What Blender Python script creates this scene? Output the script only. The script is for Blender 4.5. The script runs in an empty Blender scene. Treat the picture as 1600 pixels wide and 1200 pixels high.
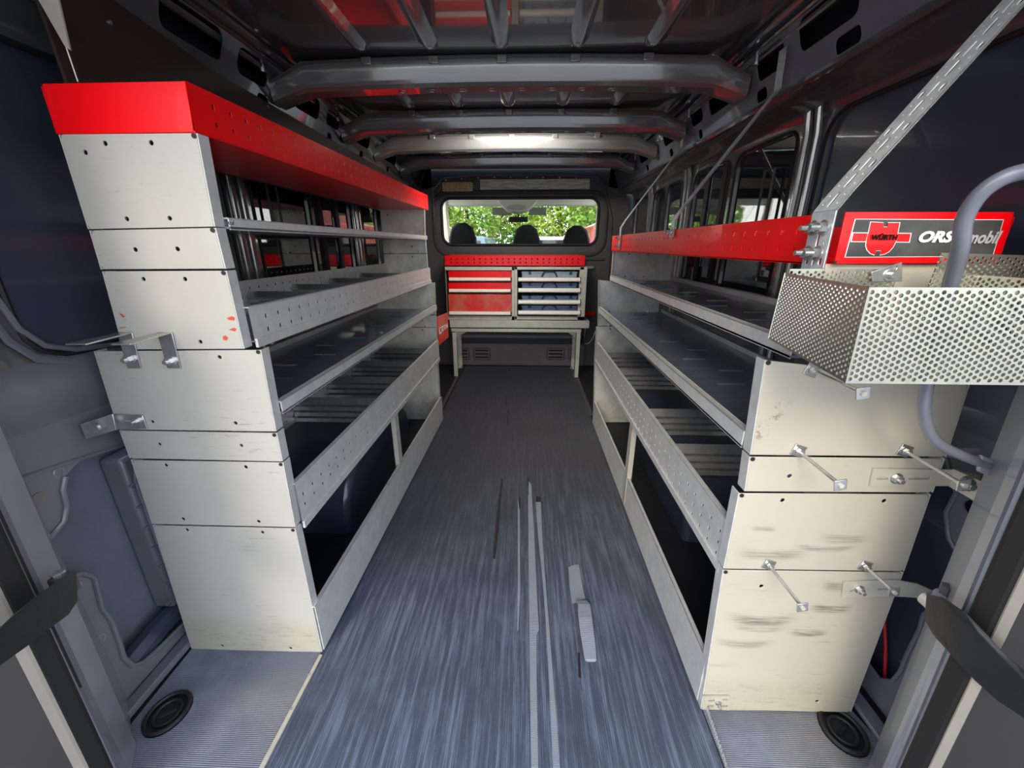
import bpy, bmesh, math, random
from mathutils import Vector, Matrix
from mathutils.geometry import tessellate_polygon
random.seed(7)
scn = bpy.context.scene
COL = scn.collection
# ------------------------------------------------------------------ camera
FPX = 620.0
CAMH = 1.05
TH = math.atan(217/FPX)
PSI = math.atan(22/(FPX/math.cos(TH)))
Fw = Vector((-math.sin(PSI)*math.cos(TH), math.cos(PSI)*math.cos(TH), -math.sin(TH)))
Rt = Vector((math.cos(PSI), math.sin(PSI), 0))
Up = Rt.cross(Fw)
CP = Vector((0, 0, CAMH))
cd = bpy.data.cameras.new('camera'); cam = bpy.data.objects.new('camera', cd); COL.objects.link(cam)
cd.sensor_width = 36; cd.lens = 36*FPX/1600; cd.clip_start = 0.02; cd.clip_end = 500
M = Matrix((Rt, Up, -Fw)).transposed().to_4x4(); M.translation = CP
cam.matrix_world = M
scn.camera = cam
# ------------------------------------------------------------------ world, sun, exposure
SKY = 1.75
SUN = 1.5
EXPO = 0.75
w = bpy.data.worlds.new('sky'); scn.world = w; w.use_nodes = True
nt = w.node_tree; nt.nodes.clear()
o = nt.nodes.new('ShaderNodeOutputWorld'); bg = nt.nodes.new('ShaderNodeBackground')
tc = nt.nodes.new('ShaderNodeTexCoord'); sx = nt.nodes.new('ShaderNodeSeparateXYZ')
rp = nt.nodes.new('ShaderNodeValToRGB'); ns = nt.nodes.new('ShaderNodeTexNoise'); mx = nt.nodes.new('ShaderNodeMixRGB')
nr = nt.nodes.new('ShaderNodeValToRGB')
nt.links.new(tc.outputs['Generated'], sx.inputs[0]); nt.links.new(sx.outputs['Z'], rp.inputs[0])
e = rp.color_ramp.elements
e[0].position = 0.0; e[0].color = (.95, .97, 1.0, 1); e[1].position = 0.75; e[1].color = (.30, .48, .88, 1)
k = e.new(.25); k.color = (.66, .80, 1.0, 1)
ns.inputs['Scale'].default_value = 2.6; ns.inputs['Detail'].default_value = 5
nt.links.new(tc.outputs['Generated'], ns.inputs['Vector']); nt.links.new(ns.outputs[0], nr.inputs[0])
nr.color_ramp.elements[0].position = .47; nr.color_ramp.elements[1].position = .62
nt.links.new(nr.outputs[0], mx.inputs[0]); nt.links.new(rp.outputs[0], mx.inputs[1]); mx.inputs[2].default_value = (1.5, 1.47, 1.42, 1)
nt.links.new(mx.outputs[0], bg.inputs[0]); bg.inputs[1].default_value = SKY
nt.links.new(bg.outputs[0], o.inputs[0])
sd = bpy.data.lights.new('sun', 'SUN'); so = bpy.data.objects.new('sun', sd); COL.objects.link(so)
sd.energy = SUN; sd.angle = math.radians(20); sd.color = (1, .88, .68)
so.rotation_euler = Vector((.30, 1.0, -.62)).to_track_quat('-Z', 'Y').to_euler()
vs = scn.view_settings
vs.view_transform = 'Standard'; vs.look = 'None'; vs.gamma = 1; vs.exposure = EXPO; vs.use_curve_mapping = False

# ------------------------------------------------------------------ helpers
def at(px, py, X=None, Y=None, Z=None):
    d = Fw + Rt*((px-800)/FPX) - Up*((py-600)/FPX)
    if X is not None: t = (X-CP.x)/d.x
    elif Y is not None: t = (Y-CP.y)/d.y
    else: t = (Z-CP.z)/d.z
    return CP + d*t

class MB:
    def __init__(s): s.v = []; s.f = []
    def add(s, vs_, fs_):
        n = len(s.v); s.v += [Vector(q) for q in vs_]; s.f += [tuple(i+n for i in f) for f in fs_]; return s
    def box(s, a, b, m=None):
        x0, y0, z0 = a; x1, y1, z1 = b
        p = [(x0,y0,z0),(x1,y0,z0),(x1,y1,z0),(x0,y1,z0),(x0,y0,z1),(x1,y0,z1),(x1,y1,z1),(x0,y1,z1)]
        if m: p = [m(*q) for q in p]
        return s.add(p, [(0,3,2,1),(4,5,6,7),(0,1,5,4),(1,2,6,5),(2,3,7,6),(3,0,4,7)])
    def hexa(s, lo, hi):   # two quads
        return s.add(list(lo)+list(hi), [(0,3,2,1),(4,5,6,7),(0,1,5,4),(1,2,6,5),(2,3,7,6),(3,0,4,7)])
    def quadslab(s, q, n):  # quad with thickness vector
        n = Vector(n); return s.hexa(q, [Vector(p)+n for p in q])
    def cyl(s, p0, p1, r, n=12, r1=None):
        p0 = Vector(p0); p1 = Vector(p1); r1 = r if r1 is None else r1
        d = (p1-p0).normalized(); a = d.orthogonal().normalized(); b = d.cross(a)
        A = [p0+(a*math.cos(t)+b*math.sin(t))*r for t in [2*math.pi*i/n for i in range(n)]]
        B = [p1+(a*math.cos(t)+b*math.sin(t))*r1 for t in [2*math.pi*i/n for i in range(n)]]
        return s.add(A+B, [tuple(range(n))[::-1], tuple(range(n, 2*n))]+[(i, (i+1) % n, n+(i+1) % n, n+i) for i in range(n)])
    def tube(s, pts, r, n=10, sc=(1, 1), up=None):
        pts = [Vector(p) for p in pts]; rings = []; a = None
        for i, p in enumerate(pts):
            d = (pts[min(i+1, len(pts)-1)]-pts[max(i-1, 0)]).normalized()
            if up is not None: a = Vector(up).cross(d).normalized()
            elif a is None: a = d.orthogonal().normalized()
            else: a = (a-d*a.dot(d)).normalized()
            b = d.cross(a)
            rr = r[i] if isinstance(r, (list, tuple)) else r
            rings.append([p+a*(math.cos(t)*rr*sc[0])+b*(math.sin(t)*rr*sc[1]) for t in [2*math.pi*k/n+math.pi/n for k in range(n)]])
        V = [q for R_ in rings for q in R_]; m = len(pts)
        F_ = [tuple(range(n))[::-1], tuple(range((m-1)*n, m*n))]
        for j in range(m-1):
            for i in range(n): F_.append((j*n+i, j*n+(i+1) % n, (j+1)*n+(i+1) % n, (j+1)*n+i))
        return s.add(V, F_)
    def sheet(s, outer, holes, fm, th):
        loops = [list(outer)]+[list(h) for h in holes]
        tri = tessellate_polygon([[Vector((p[0], p[1], 0)) for p in L] for L in loops])
        flat = [p for L in loops for p in L]; n = len(flat)
        A = [Vector(fm(*p)) for p in flat]; th = Vector(th); B = [p+th for p in A]
        F_ = [tuple(t) for t in tri]+[tuple(i+n for i in t[::-1]) for t in tri]
        k = 0
        for L in loops:
            m = len(L)
            for i in range(m): a = k+i; b = k+(i+1) % m; F_.append((a, b, b+n, a+n))
            k += m
        return s.add(A+B, F_)
    def perf(s, fm, th, u0, u1, v0, v1, nu, nv, hr, n=4, stag=False, hasp=1.0, mu=0, mv=0):
        # perforated plate: nu x nv cells, hole radius hr, in (u,v); fm maps to 3-D; th thickness vector
        th = Vector(th)
        def q(*P_):
            A = [Vector(fm(*p)) for p in P_]; s.add(A, [(0, 1, 2, 3)]); s.add([a+th for a in A], [(3, 2, 1, 0)])
        ml, mr = mu if isinstance(mu, tuple) else (mu, mu); mb, mt_ = mv if isinstance(mv, tuple) else (mv, mv)
        if ml: q((u0,v0),(u0+ml,v0),(u0+ml,v1),(u0,v1))
        if mr: q((u1-mr,v0),(u1,v0),(u1,v1),(u1-mr,v1))
        a0, a1 = u0+ml, u1-mr
        if mb: q((a0,v0),(a1,v0),(a1,v0+mb),(a0,v0+mb))
        if mt_: q((a0,v1-mt_),(a1,v1-mt_),(a1,v1),(a0,v1))
        b0, b1 = v0+mb, v1-mt_
        du = (a1-a0)/nu; dv = (b1-b0)/nv
        for i in range(nu):
            off = (i % 2)*dv/2 if stag else 0
            if off: q((a0+i*du, b0), (a0+(i+1)*du, b0), (a0+(i+1)*du, b0+off), (a0+i*du, b0+off))
            for j in range(nv):
                c0, c1 = a0+i*du, a0+(i+1)*du; d0, d1 = b0+j*dv+off, b0+(j+1)*dv+off
                if d1 > b1+1e-9:
                    q((c0, d0), (c1, d0), (c1, b1), (c0, b1)); continue
                cu, cv = (c0+c1)/2, (d0+d1)/2
                if n == 4:
                    O = [(c0,d0),(c1,d0),(c1,d1),(c0,d1)]; H = [(cu-hr,cv-hr*hasp),(cu+hr,cv-hr*hasp),(cu+hr,cv+hr*hasp),(cu-hr,cv+hr*hasp)]
                else:
                    O = [(c1,cv),(c1,d1),(cu,d1),(c0,d1),(c0,cv),(c0,d0),(cu,d0),(c1,d0)]
                    H = [(cu+hr*math.cos(t), cv+hr*math.sin(t)) for t in [math.pi/4*k_ for k_ in range(8)]]
                m = len(O); A = [Vector(fm(*p)) for p in O+H]; B = [p+th for p in A]
                F_ = []
                for t in range(m):
                    t2 = (t+1) % m
                    F_ += [(t, t2, m+t2, m+t), (2*m+t2, 2*m+t, 3*m+t, 3*m+t2), (m+t, m+t2, 3*m+t2, 3*m+t)]
                s.add(A+B, F_)
        return s
    def build(s, name, mat, parent=None, bevel=0, ang=35, smooth=True, recalc=True, label=None, kind=None, sub=0):
        me = bpy.data.meshes.new(name); me.from_pydata([tuple(v) for v in s.v], [], s.f)
        if recalc:
            b = bmesh.new(); b.from_mesh(me); bmesh.ops.recalc_face_normals(b, faces=b.faces); b.to_mesh(me); b.free()
        me.materials.append(mat)
        if smooth:
            me.polygons.foreach_set('use_smooth', [True]*len(me.polygons)); me.set_sharp_from_angle(angle=math.radians(ang))
        ob = bpy.data.objects.new(name, me); COL.objects.link(ob)
        if parent: ob.parent = parent
        if bevel:
            m = ob.modifiers.new('bevel', 'BEVEL'); m.width = bevel; m.segments = 2; m.limit_method = 'ANGLE'; m.angle_limit = math.radians(40)
        if sub:
            m = ob.modifiers.new('sub', 'SUBSURF'); m.levels = sub; m.render_levels = sub
        if label: ob['label'] = label
        if kind: ob['kind'] = kind
        return ob

def tag(ob, label=None, cat=None, group=None, kind=None):
    if label: ob['label'] = label
    if cat: ob['category'] = cat
    if group: ob['group'] = group
    if kind: ob['kind'] = kind
    return ob
def thing(name, label, cat, group=None):
    ob = bpy.data.objects.new(name, None); ob.empty_display_size = .05; COL.objects.link(ob)
    return tag(ob, label, cat, group)
def struct_group(name):
    ob = bpy.data.objects.new(name, None); COL.objects.link(ob); ob['kind'] = 'structure'; return ob
def circ(c, r, n=10, asp=1.0):
    return [(c[0]+r*math.cos(2*math.pi*i/n), c[1]+r*asp*math.sin(2*math.pi*i/n)) for i in range(n)]
def rrect(u0, v0, u1, v1, r, n=4):
    P_ = []
    for cx, cy, a in ((u1-r, v0+r, -90), (u1-r, v1-r, 0), (u0+r, v1-r, 90), (u0+r, v0+r, 180)):
        for i in range(n+1):
            t = math.radians(a+90*i/n); P_.append((cx+r*math.cos(t), cy+r*math.sin(t)))
    return P_
def closed(l): return list(l)+[l[0], l[1]]

# ------------------------------------------------------------------ materials
def mat(name, col, rough=.5, metal=0, coat=0, var=.0, vs_=8, vcol=None, bump=0, bs=60, stretch=(1,1,1), spec=.5, trans=0, emis=0, croff=.03):
    m = bpy.data.materials.new(name); m.use_nodes = True; n = m.node_tree; b = n.nodes['Principled BSDF']
    c = tuple(col)+(1,)
    b.inputs['Base Color'].default_value = c; b.inputs['Roughness'].default_value = rough; b.inputs['Metallic'].default_value = metal
    b.inputs['Coat Weight'].default_value = coat; b.inputs['Coat Roughness'].default_value = croff
    b.inputs['Specular IOR Level'].default_value = spec; b.inputs['Transmission Weight'].default_value = trans
    if emis: b.inputs['Emission Color'].default_value = c; b.inputs['Emission Strength'].default_value = emis
    t = n.nodes.new('ShaderNodeTexCoord'); mp = n.nodes.new('ShaderNodeMapping'); mp.inputs['Scale'].default_value = stretch
    n.links.new(t.outputs['Object'], mp.inputs[0])
    if var or vcol:
        z = n.nodes.new('ShaderNodeTexNoise'); z.inputs['Scale'].default_value = vs_; z.inputs['Detail'].default_value = 8; z.inputs['Roughness'].default_value = .65
        n.links.new(mp.outputs[0], z.inputs['Vector'])
        r = n.nodes.new('ShaderNodeValToRGB'); r.color_ramp.elements[0].position = .38; r.color_ramp.elements[1].position = .66
        v2 = vcol or tuple(x*(1-var) for x in col)
        r.color_ramp.elements[0].color = c; r.color_ramp.elements[1].color = tuple(v2)+(1,)
        n.links.new(z.outputs[0], r.inputs[0]); n.links.new(r.outputs[0], b.inputs['Base Color'])
    if bump:
        z = n.nodes.new('ShaderNodeTexNoise'); z.inputs['Scale'].default_value = bs; z.inputs['Detail'].default_value = 3
        n.links.new(mp.outputs[0], z.inputs['Vector'])
        u = n.nodes.new('ShaderNodeBump'); u.inputs['Strength'].default_value = bump; u.inputs['Distance'].default_value = .002
        n.links.new(z.outputs[0], u.inputs['Height']); n.links.new(u.outputs[0], b.inputs['Normal'])
    m.diffuse_color = c
    return m
class NT:
    def __init__(s, m): s.m = m; s.n = m.node_tree; s.b = s.n.nodes['Principled BSDF']; s.tc = s.n.nodes.new('ShaderNodeTexCoord')
    def node(s, t, **k):
        x = s.n.nodes.new(t)
        for a, v in k.items(): setattr(x, a, v)
        return x
    def link(s, a, b): s.n.links.new(a, b)
    def math(s, op, a, b=None, c=None):
        x = s.node('ShaderNodeMath', operation=op)
        for i, v in enumerate((a, b, c)):
            if v is None: continue
            if isinstance(v, (int, float)): x.inputs[i].default_value = v
            else: s.link(v, x.inputs[i])
        return x.outputs[0]
    def noise(s, vec, scale, detail=4, rough=.6, stretch=None, loc=None):
        mp = s.node('ShaderNodeMapping'); s.link(vec, mp.inputs[0])
        if stretch: mp.inputs['Scale'].default_value = stretch
        if loc: mp.inputs['Location'].default_value = loc
        z = s.node('ShaderNodeTexNoise'); z.inputs['Scale'].default_value = scale; z.inputs['Detail'].default_value = detail; z.inputs['Roughness'].default_value = rough
        s.link(mp.outputs[0], z.inputs['Vector']); return z.outputs[0]
    def ramp(s, f, p0, p1):
        r = s.node('ShaderNodeMapRange', interpolation_type='SMOOTHSTEP'); s.link(f, r.inputs[0])
        r.inputs[1].default_value = p0; r.inputs[2].default_value = p1; return r.outputs[0]
    def mix(s, f, a, b):
        x = s.node('ShaderNodeMixRGB')
        if isinstance(f, (int, float)): x.inputs[0].default_value = f
        else: s.link(f, x.inputs[0])
        for i, v in ((1, a), (2, b)):
            if isinstance(v, tuple): x.inputs[i].default_value = v+(1,)
            else: s.link(v, x.inputs[i])
        return x.outputs[0]

paint = mat('body_paint_gloss', (.085, .084, .086), .18, 0, 1.0, .25, 3, bump=.03, bs=9)
paint_mid = mat('body_paint_skylit', (.145, .155, .185), .40, .0, .35, .22, 5, bump=.04, bs=30)  # body paint again, with blue-grey skylight by the door put into its colour
paint_lite = mat('body_paint_pillar', (.24, .255, .30), .33, .1, .5, .18, 6, bump=.03)
bowpaint = mat('roof_bow_paint', (.24, .235, .225), .16, .45, 1.0, .12, 5, bump=.18, bs=13)
blank = mat('dark_panel_gloss', (.042, .052, .082), .30, 0, .35, .2, 2, bump=.015, bs=4)
rubber = mat('black_rubber', (.010, .010, .011), .6, 0, 0, .3, 20, bump=.2, bs=120)
brown = mat('brown_board', (.030, .019, .014), .45, 0, .15, .2, 30, bump=.1, bs=200)
plastic = mat('dark_grey_plastic', (.075, .069, .070), .5, 0, 0, .15, 10, bump=.15, bs=250)
plastic2 = mat('grey_lower_plastic', (.17, .155, .155), .6, 0, 0, .15, 10, bump=.15, bs=250)
red = mat('red_powdercoat', (.86, .001, .004), .32, 0, .10, .08, 5, bump=.02, bs=40, spec=.35)
redworn = mat('red_worn_paint', (.72, .02, .016), .38, 0, .2, .0, 9, (.60, .16, .09), bump=.05, bs=40)
steel = mat('zinc_steel', (.62, .62, .61), .27, .85, 0, .25, 40, bump=.15, bs=90)
zinc2 = mat('galvanised_strap', (.62, .64, .65), .34, .25, 0, .25, 60, bump=.15, bs=90)
alu = mat('brushed_trim', (.58, .53, .45), .38, .3, 0, .12, 9)
perfm = mat('perforated_zinc', (.60, .60, .50), .30, .9, 0, .15, 60)
white = mat('cream_handle', (.92, .88, .76), .35, 0, .3, .05, 9)
cab_grey = mat('cabinet_grey_frame', (.58, .56, .48), .42, .2, .2, .15, 18, bump=.03)
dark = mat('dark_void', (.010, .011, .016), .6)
blue = mat('blue_tool_case', (.09, .17, .30), .4, 0, .2, .2, 12)
blue2 = mat('case_lid_grey_blue', (.30, .38, .47), .45, 0, .1, .2, 12)
navy = mat('case_handle_navy', (.012, .025, .08), .4)
cream = mat('cab_headliner', (.88, .84, .68), .8, 0, 0, .05)
seatm = mat('seat_fabric_black', (.012, .012, .013), .6, 0, 0, .2, 60, bump=.3, bs=300)
ply = mat('plywood_worn', (.85, .60, .30), .7, 0, 0, .0, 60, (.34, .23, .12), bump=.4, bs=160, stretch=(1,1,3))
chip = mat('pale_wood_board', (.90, .86, .70), .7, 0, 0, .0, 30, (.45, .40, .30), bump=.3, bs=100, stretch=(.3,1,3))
skin_arch = mat('wheel_arch_paint', (.035, .05, .085), .35, 0, .5, .3, 6)
redcable = mat('red_cable', (.60, .02, .03), .5)
textw = mat('print_white', (.72, .72, .70), .4)
textk = mat('print_black', (.035, .037, .035), .42, 0, .1, .0, 10, (.09, .09, .085), bump=.05)
glass = mat('clear_glass', (.93, .97, .95), .0, trans=1.0, spec=.5); glass.node_tree.nodes['Principled BSDF'].inputs['IOR'].default_value = 1.02
tint = mat('tinted_glass', (.012, .015, .018), .03, 0, 1.0, spec=.5)
tintlite = mat('tinted_glass_light', (.30, .36, .42), .02, trans=.9)
asphalt = mat('outside_paving', (.34, .33, .31), .9, 0, 0, .3, 3)
leafm = mat('leaf_green', (.15, .32, .035), .5, 0, 0, .0, .8, (.42, .48, .05)); leafm.node_tree.nodes['Principled BSDF'].inputs['Transmission Weight'].default_value = .0
bark = mat('tree_bark', (.10, .075, .05), .9, 0, 0, .3, 20)
carw = mat('car_white', (.75, .77, .80), .3, 0, .6)
carb = mat('car_blue_grey', (.20, .28, .36), .3, .2, .6)
carr = mat('car_red', (.55, .03, .04), .3, 0, .6)
brick_red = mat('building_red', (.45, .12, .10), .8, 0, 0, .2, 3)

def side_panel_mat(name, base, scuff):
    m = mat(name, base, .42, .0, .15, bump=.03, bs=80); t = NT(m); v = t.tc.outputs['Object']
    # fine horizontal scratches and specks
    n1 = t.noise(v, 8, 8, .75, (1.6, 1, 18)); f1 = t.ramp(n1, .56, .68)
    n2 = t.noise(v, 5, 2, .5, None, (3, 0, 1)); f2 = t.ramp(n2, .48, .66)
    f = t.math('MULTIPLY', f1, f2)
    f = t.math('MULTIPLY', f, 1.0 if not scuff else .6)
    col = t.mix(f, tuple(base), (.22, .19, .15))
    n3 = t.noise(v, 2.2, 4, .6); col2 = t.mix(t.math('MULTIPLY', t.ramp(n3, .4, .7), .22), col, (base[0]*.72, base[1]*.70, base[2]*.68))
    out = col2
    s_ = t.node('ShaderNodeSeparateXYZ'); t.link(v, s_.inputs[0])
    # grime band above the floor
    gz = t.ramp(t.math('ADD', s_.outputs['Z'], t.math('MULTIPLY', t.noise(v, 12, 5, .7), .05)), .155, .10)
    gn = t.ramp(t.noise(v, 22, 6, .8, (1, 1, 5)), .50, .70)
    out = t.mix(t.math('MULTIPLY', gz, .5), out, (.38, .36, .26)); out = t.mix(t.math('MULTIPLY', t.math('MULTIPLY', gz, gn), .6), out, (.20, .19, .17))
    if scuff:   # dark curved rubbing marks
        X, Z = s_.outputs['X'], s_.outputs['Z']
        for (cx, cz, hw, k, th, st) in ((.515, .285, .085, 2.4, .013, .8), (.515, .262, .07, 2.2, .008, .5), (.50, .462, .085, 1.6, .012, .6), (.62, .255, .05, 2.5, .009, .9),
                                    (.65, .325, .052, 3.0, .010, .8), (.655, .385, .045, 3.4, .012, .6), (.49, .215, .075, 2.4, .010, .5), (.63, .505, .06, 2.0, .010, .5), (.47,.525,.03,.5,.006,.5), (.45,.15,.05,1.4,.006,.25),(.60,.48,.07,2.6,.006,.6)):
            dx = t.math('SUBTRACT', X, cx)
            par = t.math('MULTIPLY', t.math('MULTIPLY', dx, dx), k)
            dz = t.math('ABSOLUTE', t.math('SUBTRACT', t.math('SUBTRACT', Z, cz), par))
            a = t.ramp(dz, th*1.5, th*.3)
            b = t.ramp(t.math('ABSOLUTE', dx), hw, hw*.35)
            nz = t.ramp(t.noise(v, 9, 6, .8, (1.0, 1, 38), (cx*9, 0, cz*9)), .40, .56)
            ff = t.math('MULTIPLY', t.math('MULTIPLY', a, b), t.math('MULTIPLY', nz, st))
            out = t.mix(ff, out, (.10, .085, .075))
        # brown rub patch
        d1 = t.math('ABSOLUTE', t.math('SUBTRACT', t.math('SUBTRACT', X, .43), t.math('MULTIPLY', t.math('SUBTRACT', Z, .75), .5)))
        a = t.math('MULTIPLY', t.ramp(d1, .022, .004), t.ramp(t.math('ABSOLUTE', t.math('SUBTRACT', Z, .755)), .05, .02))
        nz = t.ramp(t.noise(v, 120, 4, .7), .52, .60)
        out = t.mix(t.math('MULTIPLY', t.math('MULTIPLY', a, nz), .75), out, (.22, .13, .07))
    t.link(out, t.b.inputs['Base Color'])
    return m
panelL = side_panel_mat('side_panel_paint_clean', (.43, .415, .375), False)
panelR = side_panel_mat('side_panel_paint_scuffed', (.46, .425, .345), True)
panelIn = mat('far_panel_paint_lifted', (.66, .65, .60), .42, .1, .15, .25, 20, bump=.04, bs=90)  # near panels painted darker, far ones lighter, to offset light falling off inward
lipm = mat('shelf_lip_grey', (.60, .60, .585), .36, .15, .1, .16, 25, bump=.08, bs=120)

def shelf_mat():
    m = mat('shelf_mat_dark', (.075, .085, .105), .30, .35, .3, bump=0); t = NT(m); v = t.tc.outputs['Object']
    n1 = t.noise(v, 9, 6, .7, (1.5, 7, 1)); n2 = t.noise(v, 3, 3)
    c = t.mix(t.ramp(n1, .45, .75), (.15, .185, .235), (.33, .38, .44)); c = t.mix(t.math('MULTIPLY', n2, .5), c, (.09, .13, .21))
    t.link(c, t.b.inputs['Base Color'])
    wv = t.node('ShaderNodeTexWave', bands_direction='Y'); wv.inputs['Scale'].default_value = 35; t.link(v, wv.inputs['Vector'])
    u = t.node('ShaderNodeBump'); u.inputs['Strength'].default_value = .25; u.inputs['Distance'].default_value = .002
    t.link(wv.outputs[0], u.inputs['Height']); t.link(u.outputs[0], t.b.inputs['Normal'])
    return m
shelfm = shelf_mat()

def mat_floor(name, c0, c1, c2, along, rscale, wear):
    m = mat(name, c0, .62); t = NT(m); v = t.tc.outputs['Object']
    st = (17, .8, 1) if along == 'Y' else (1.2, 1.6, 1)
    n1 = t.noise(v, 5, 8, .68, st); n2 = t.noise(v, 2.0, 5, .6, None, (4, 2, 0)); n3 = t.noise(v, 60, 6, .8, (6, .5, 1) if along == 'Y' else (1, 1, 1))
    c = t.mix(t.math('MULTIPLY', t.ramp(n1, .42, .66), wear), c0, c1); n4 = t.noise(v, 4.5, 6, .7, None, (9, 1, 0)); c = t.mix(t.math('MULTIPLY', t.ramp(n4, .52, .70), .35), c, c1)
    c = t.mix(t.ramp(n2, .45, .70), c, t.mix(.5, c, c2))
    c = t.mix(t.math('MULTIPLY', t.ramp(n3, .60, .75), .5), c, c1)
    sp = t.noise(v, 420, 2, .5); c = t.mix(t.math('MULTIPLY', t.ramp(sp, .70, .76), .8), c, (.5, .55, .6))
    if along == 'Y':   # darker towards the bulkhead
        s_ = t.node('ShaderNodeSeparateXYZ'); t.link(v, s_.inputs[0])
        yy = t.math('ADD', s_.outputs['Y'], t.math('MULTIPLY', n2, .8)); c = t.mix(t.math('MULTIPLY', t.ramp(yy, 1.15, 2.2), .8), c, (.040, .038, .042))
    t.link(c, t.b.inputs['Base Color'])
    wv = t.node('ShaderNodeTexWave', bands_direction='X' if along == 'Y' else 'Y'); wv.inputs['Scale'].default_value = rscale; wv.inputs['Distortion'].default_value = .0
    t.link(v, wv.inputs['Vector'])
    u = t.node('ShaderNodeBump'); u.inputs['Strength'].default_value = .4; u.inputs['Distance'].default_value = .003
    h = t.math('ADD', wv.outputs[0], t.math('MULTIPLY', n3, .5)); t.link(h, u.inputs['Height']); t.link(u.outputs[0], t.b.inputs['Normal'])
    dk = t.mix(t.math('MULTIPLY', t.ramp(wv.outputs[0], .45, .1), .35), c, (.03, .035, .05)); t.link(dk, t.b.inputs['Base Color'])
    return m
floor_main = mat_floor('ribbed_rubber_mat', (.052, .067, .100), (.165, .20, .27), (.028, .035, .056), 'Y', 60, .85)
floor_side = mat_floor('side_ribbed_mat', (.145, .165, .215), (.25, .27, .32), (.30, .26, .20), 'X', 85, .7)  # the warm tone puts sunlit patches into the mat colour
strip_m = mat_floor('torn_strip_backing', (.24, .27, .31), (.30, .33, .37), (.20, .23, .27), 'X', 120, .5)

# ================================================================== SETTING
XL, XR = -.95, .86
YB = 3.541
# floor
fl = struct_group('floor')
MB().box((-1.02, .05, -.05), (.95, YB, -.006)).build('floor_board', dark, fl)
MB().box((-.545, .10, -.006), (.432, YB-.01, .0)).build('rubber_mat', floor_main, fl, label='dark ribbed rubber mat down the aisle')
m_ = MB(); m_.sheet([(-.905, .53), (-.87, .30), (-.558, .30), (-.548, .765), (-.548, .80), (-.91, .80)], [circ((-.838, .604), .046, 24, 1.1)], lambda a, b: (a, b, -.001), (0, 0, -.005))
m_.build('side_mat', floor_side, fl)
m_ = MB(); m_.sheet([(.436, .30), (.80, .30), (.81, .58), (.79, .67), (.436, .67)], [circ((.737, .620), .046, 24, 1.1)], lambda a, b: (a, b, -.001), (0, 0, -.005))
m_.build('side_mat', floor_side, fl)
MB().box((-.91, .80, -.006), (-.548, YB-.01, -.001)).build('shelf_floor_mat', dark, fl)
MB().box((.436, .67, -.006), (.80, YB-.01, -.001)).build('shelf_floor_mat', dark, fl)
t_ = MB(); t_.sheet([(-.5605, .30), (-.5485, .30), (-.5385, .755), (-.5475, .755)], [], lambda a, b: (a, b, .004), (0, 0, -.006))
ed = t_.build('edge_strip', alu, fl, bevel=.0008, label='pale aluminium edging strip screwed to the floor')
for yy in (.50, .62, .70):
    MB().cyl((-.5575+(yy-.3)*.021+.002, yy, .0035), (-.5575+(yy-.3)*.021+.002, yy, .0055), .0032, 8).build('screw', steel, ed)
# thin trims at far floor
for xx in (-.565, .44): MB().box((xx-.012, 2.4, -.001), (xx+.012, 3.15, .006)).build('edge_strip', plastic, fl, bevel=.001)
# torn strips
def zpoly(pts, z=.0, th=.0025): return [tuple(at(px, py, Z=z)[:2]) for px, py in pts]
def tear(pts, mt, th=.002, name='torn_strip'):
    b = MB(); b.sheet(zpoly(pts), [], lambda a, c: (a, c, th), (0, 0, -th+.0002)); return b.build(name, mt, fl)
tear([(825,775),(831,775),(834,820),(836,867),(839,930),(842,985),(838,992),(839,1100),(841,1200),(830,1200),(828,1080),(827,967),(826,880)], strip_m)
tear([(837,785),(845,785),(848,850),(853,917),(861,1017),(866,1083),(870,1125),(875,1200),(864,1200),(859,1087),(854,990),(848,908),(841,840)], strip_m)
tear([(809,778),(812,800),(813,920),(810,985),(808,985),(809,900)], strip_m, .0012)
tear([(826,752),(830,757),(831,775),(826,775)], strip_m, .0012)
tear([(888,887),(896,884),(904,883),(909,912),(914,936),(903,940),(894,944),(890,915)], strip_m, .003)
# curled end of the right strip: lifted tongue
b = MB(); rows = []
for (lx, rx, py, z) in ((899,914,940,.004), (900,916,938,.014), (903,922,944,.020), (904,925,965,.022), (907,928,990,.017), (911,931,1014,.010), (914,932,1030,.006), (918,930,1033,.003)):
    rows.append((at(lx, py, Z=z), at(rx, py, Z=z)))
for i in range(len(rows)-1):
    b.add([rows[i][0], rows[i][1], rows[i+1][1], rows[i+1][0]], [(0,1,2,3)]); b.add([p-Vector((0,0,.003)) for p in (rows[i][0], rows[i][1], rows[i+1][1], rows[i+1][0])], [(3,2,1,0)])
b.build('curled_strip', strip_m, fl, recalc=False, label='pale torn strip of mat curling up')
for pts in ([(783,748),(786,748),(779,830),(774,873),(770,873),(775,815)], [(811,775),(814,780),(813,795),(810,795)], [(903,1020),(906,1020),(908,1060),(904,1058)], [(793,640),(795,640),(794,665),(792,665)], [(830,760),(824,760),(824,745),(826,745)], [(838,775),(845,777),(845,785),(837,785)], [(790,620),(792,620),(791,632),(789,632)]):
    tear(pts, dark, .0006, 'tear_slit')
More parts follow.
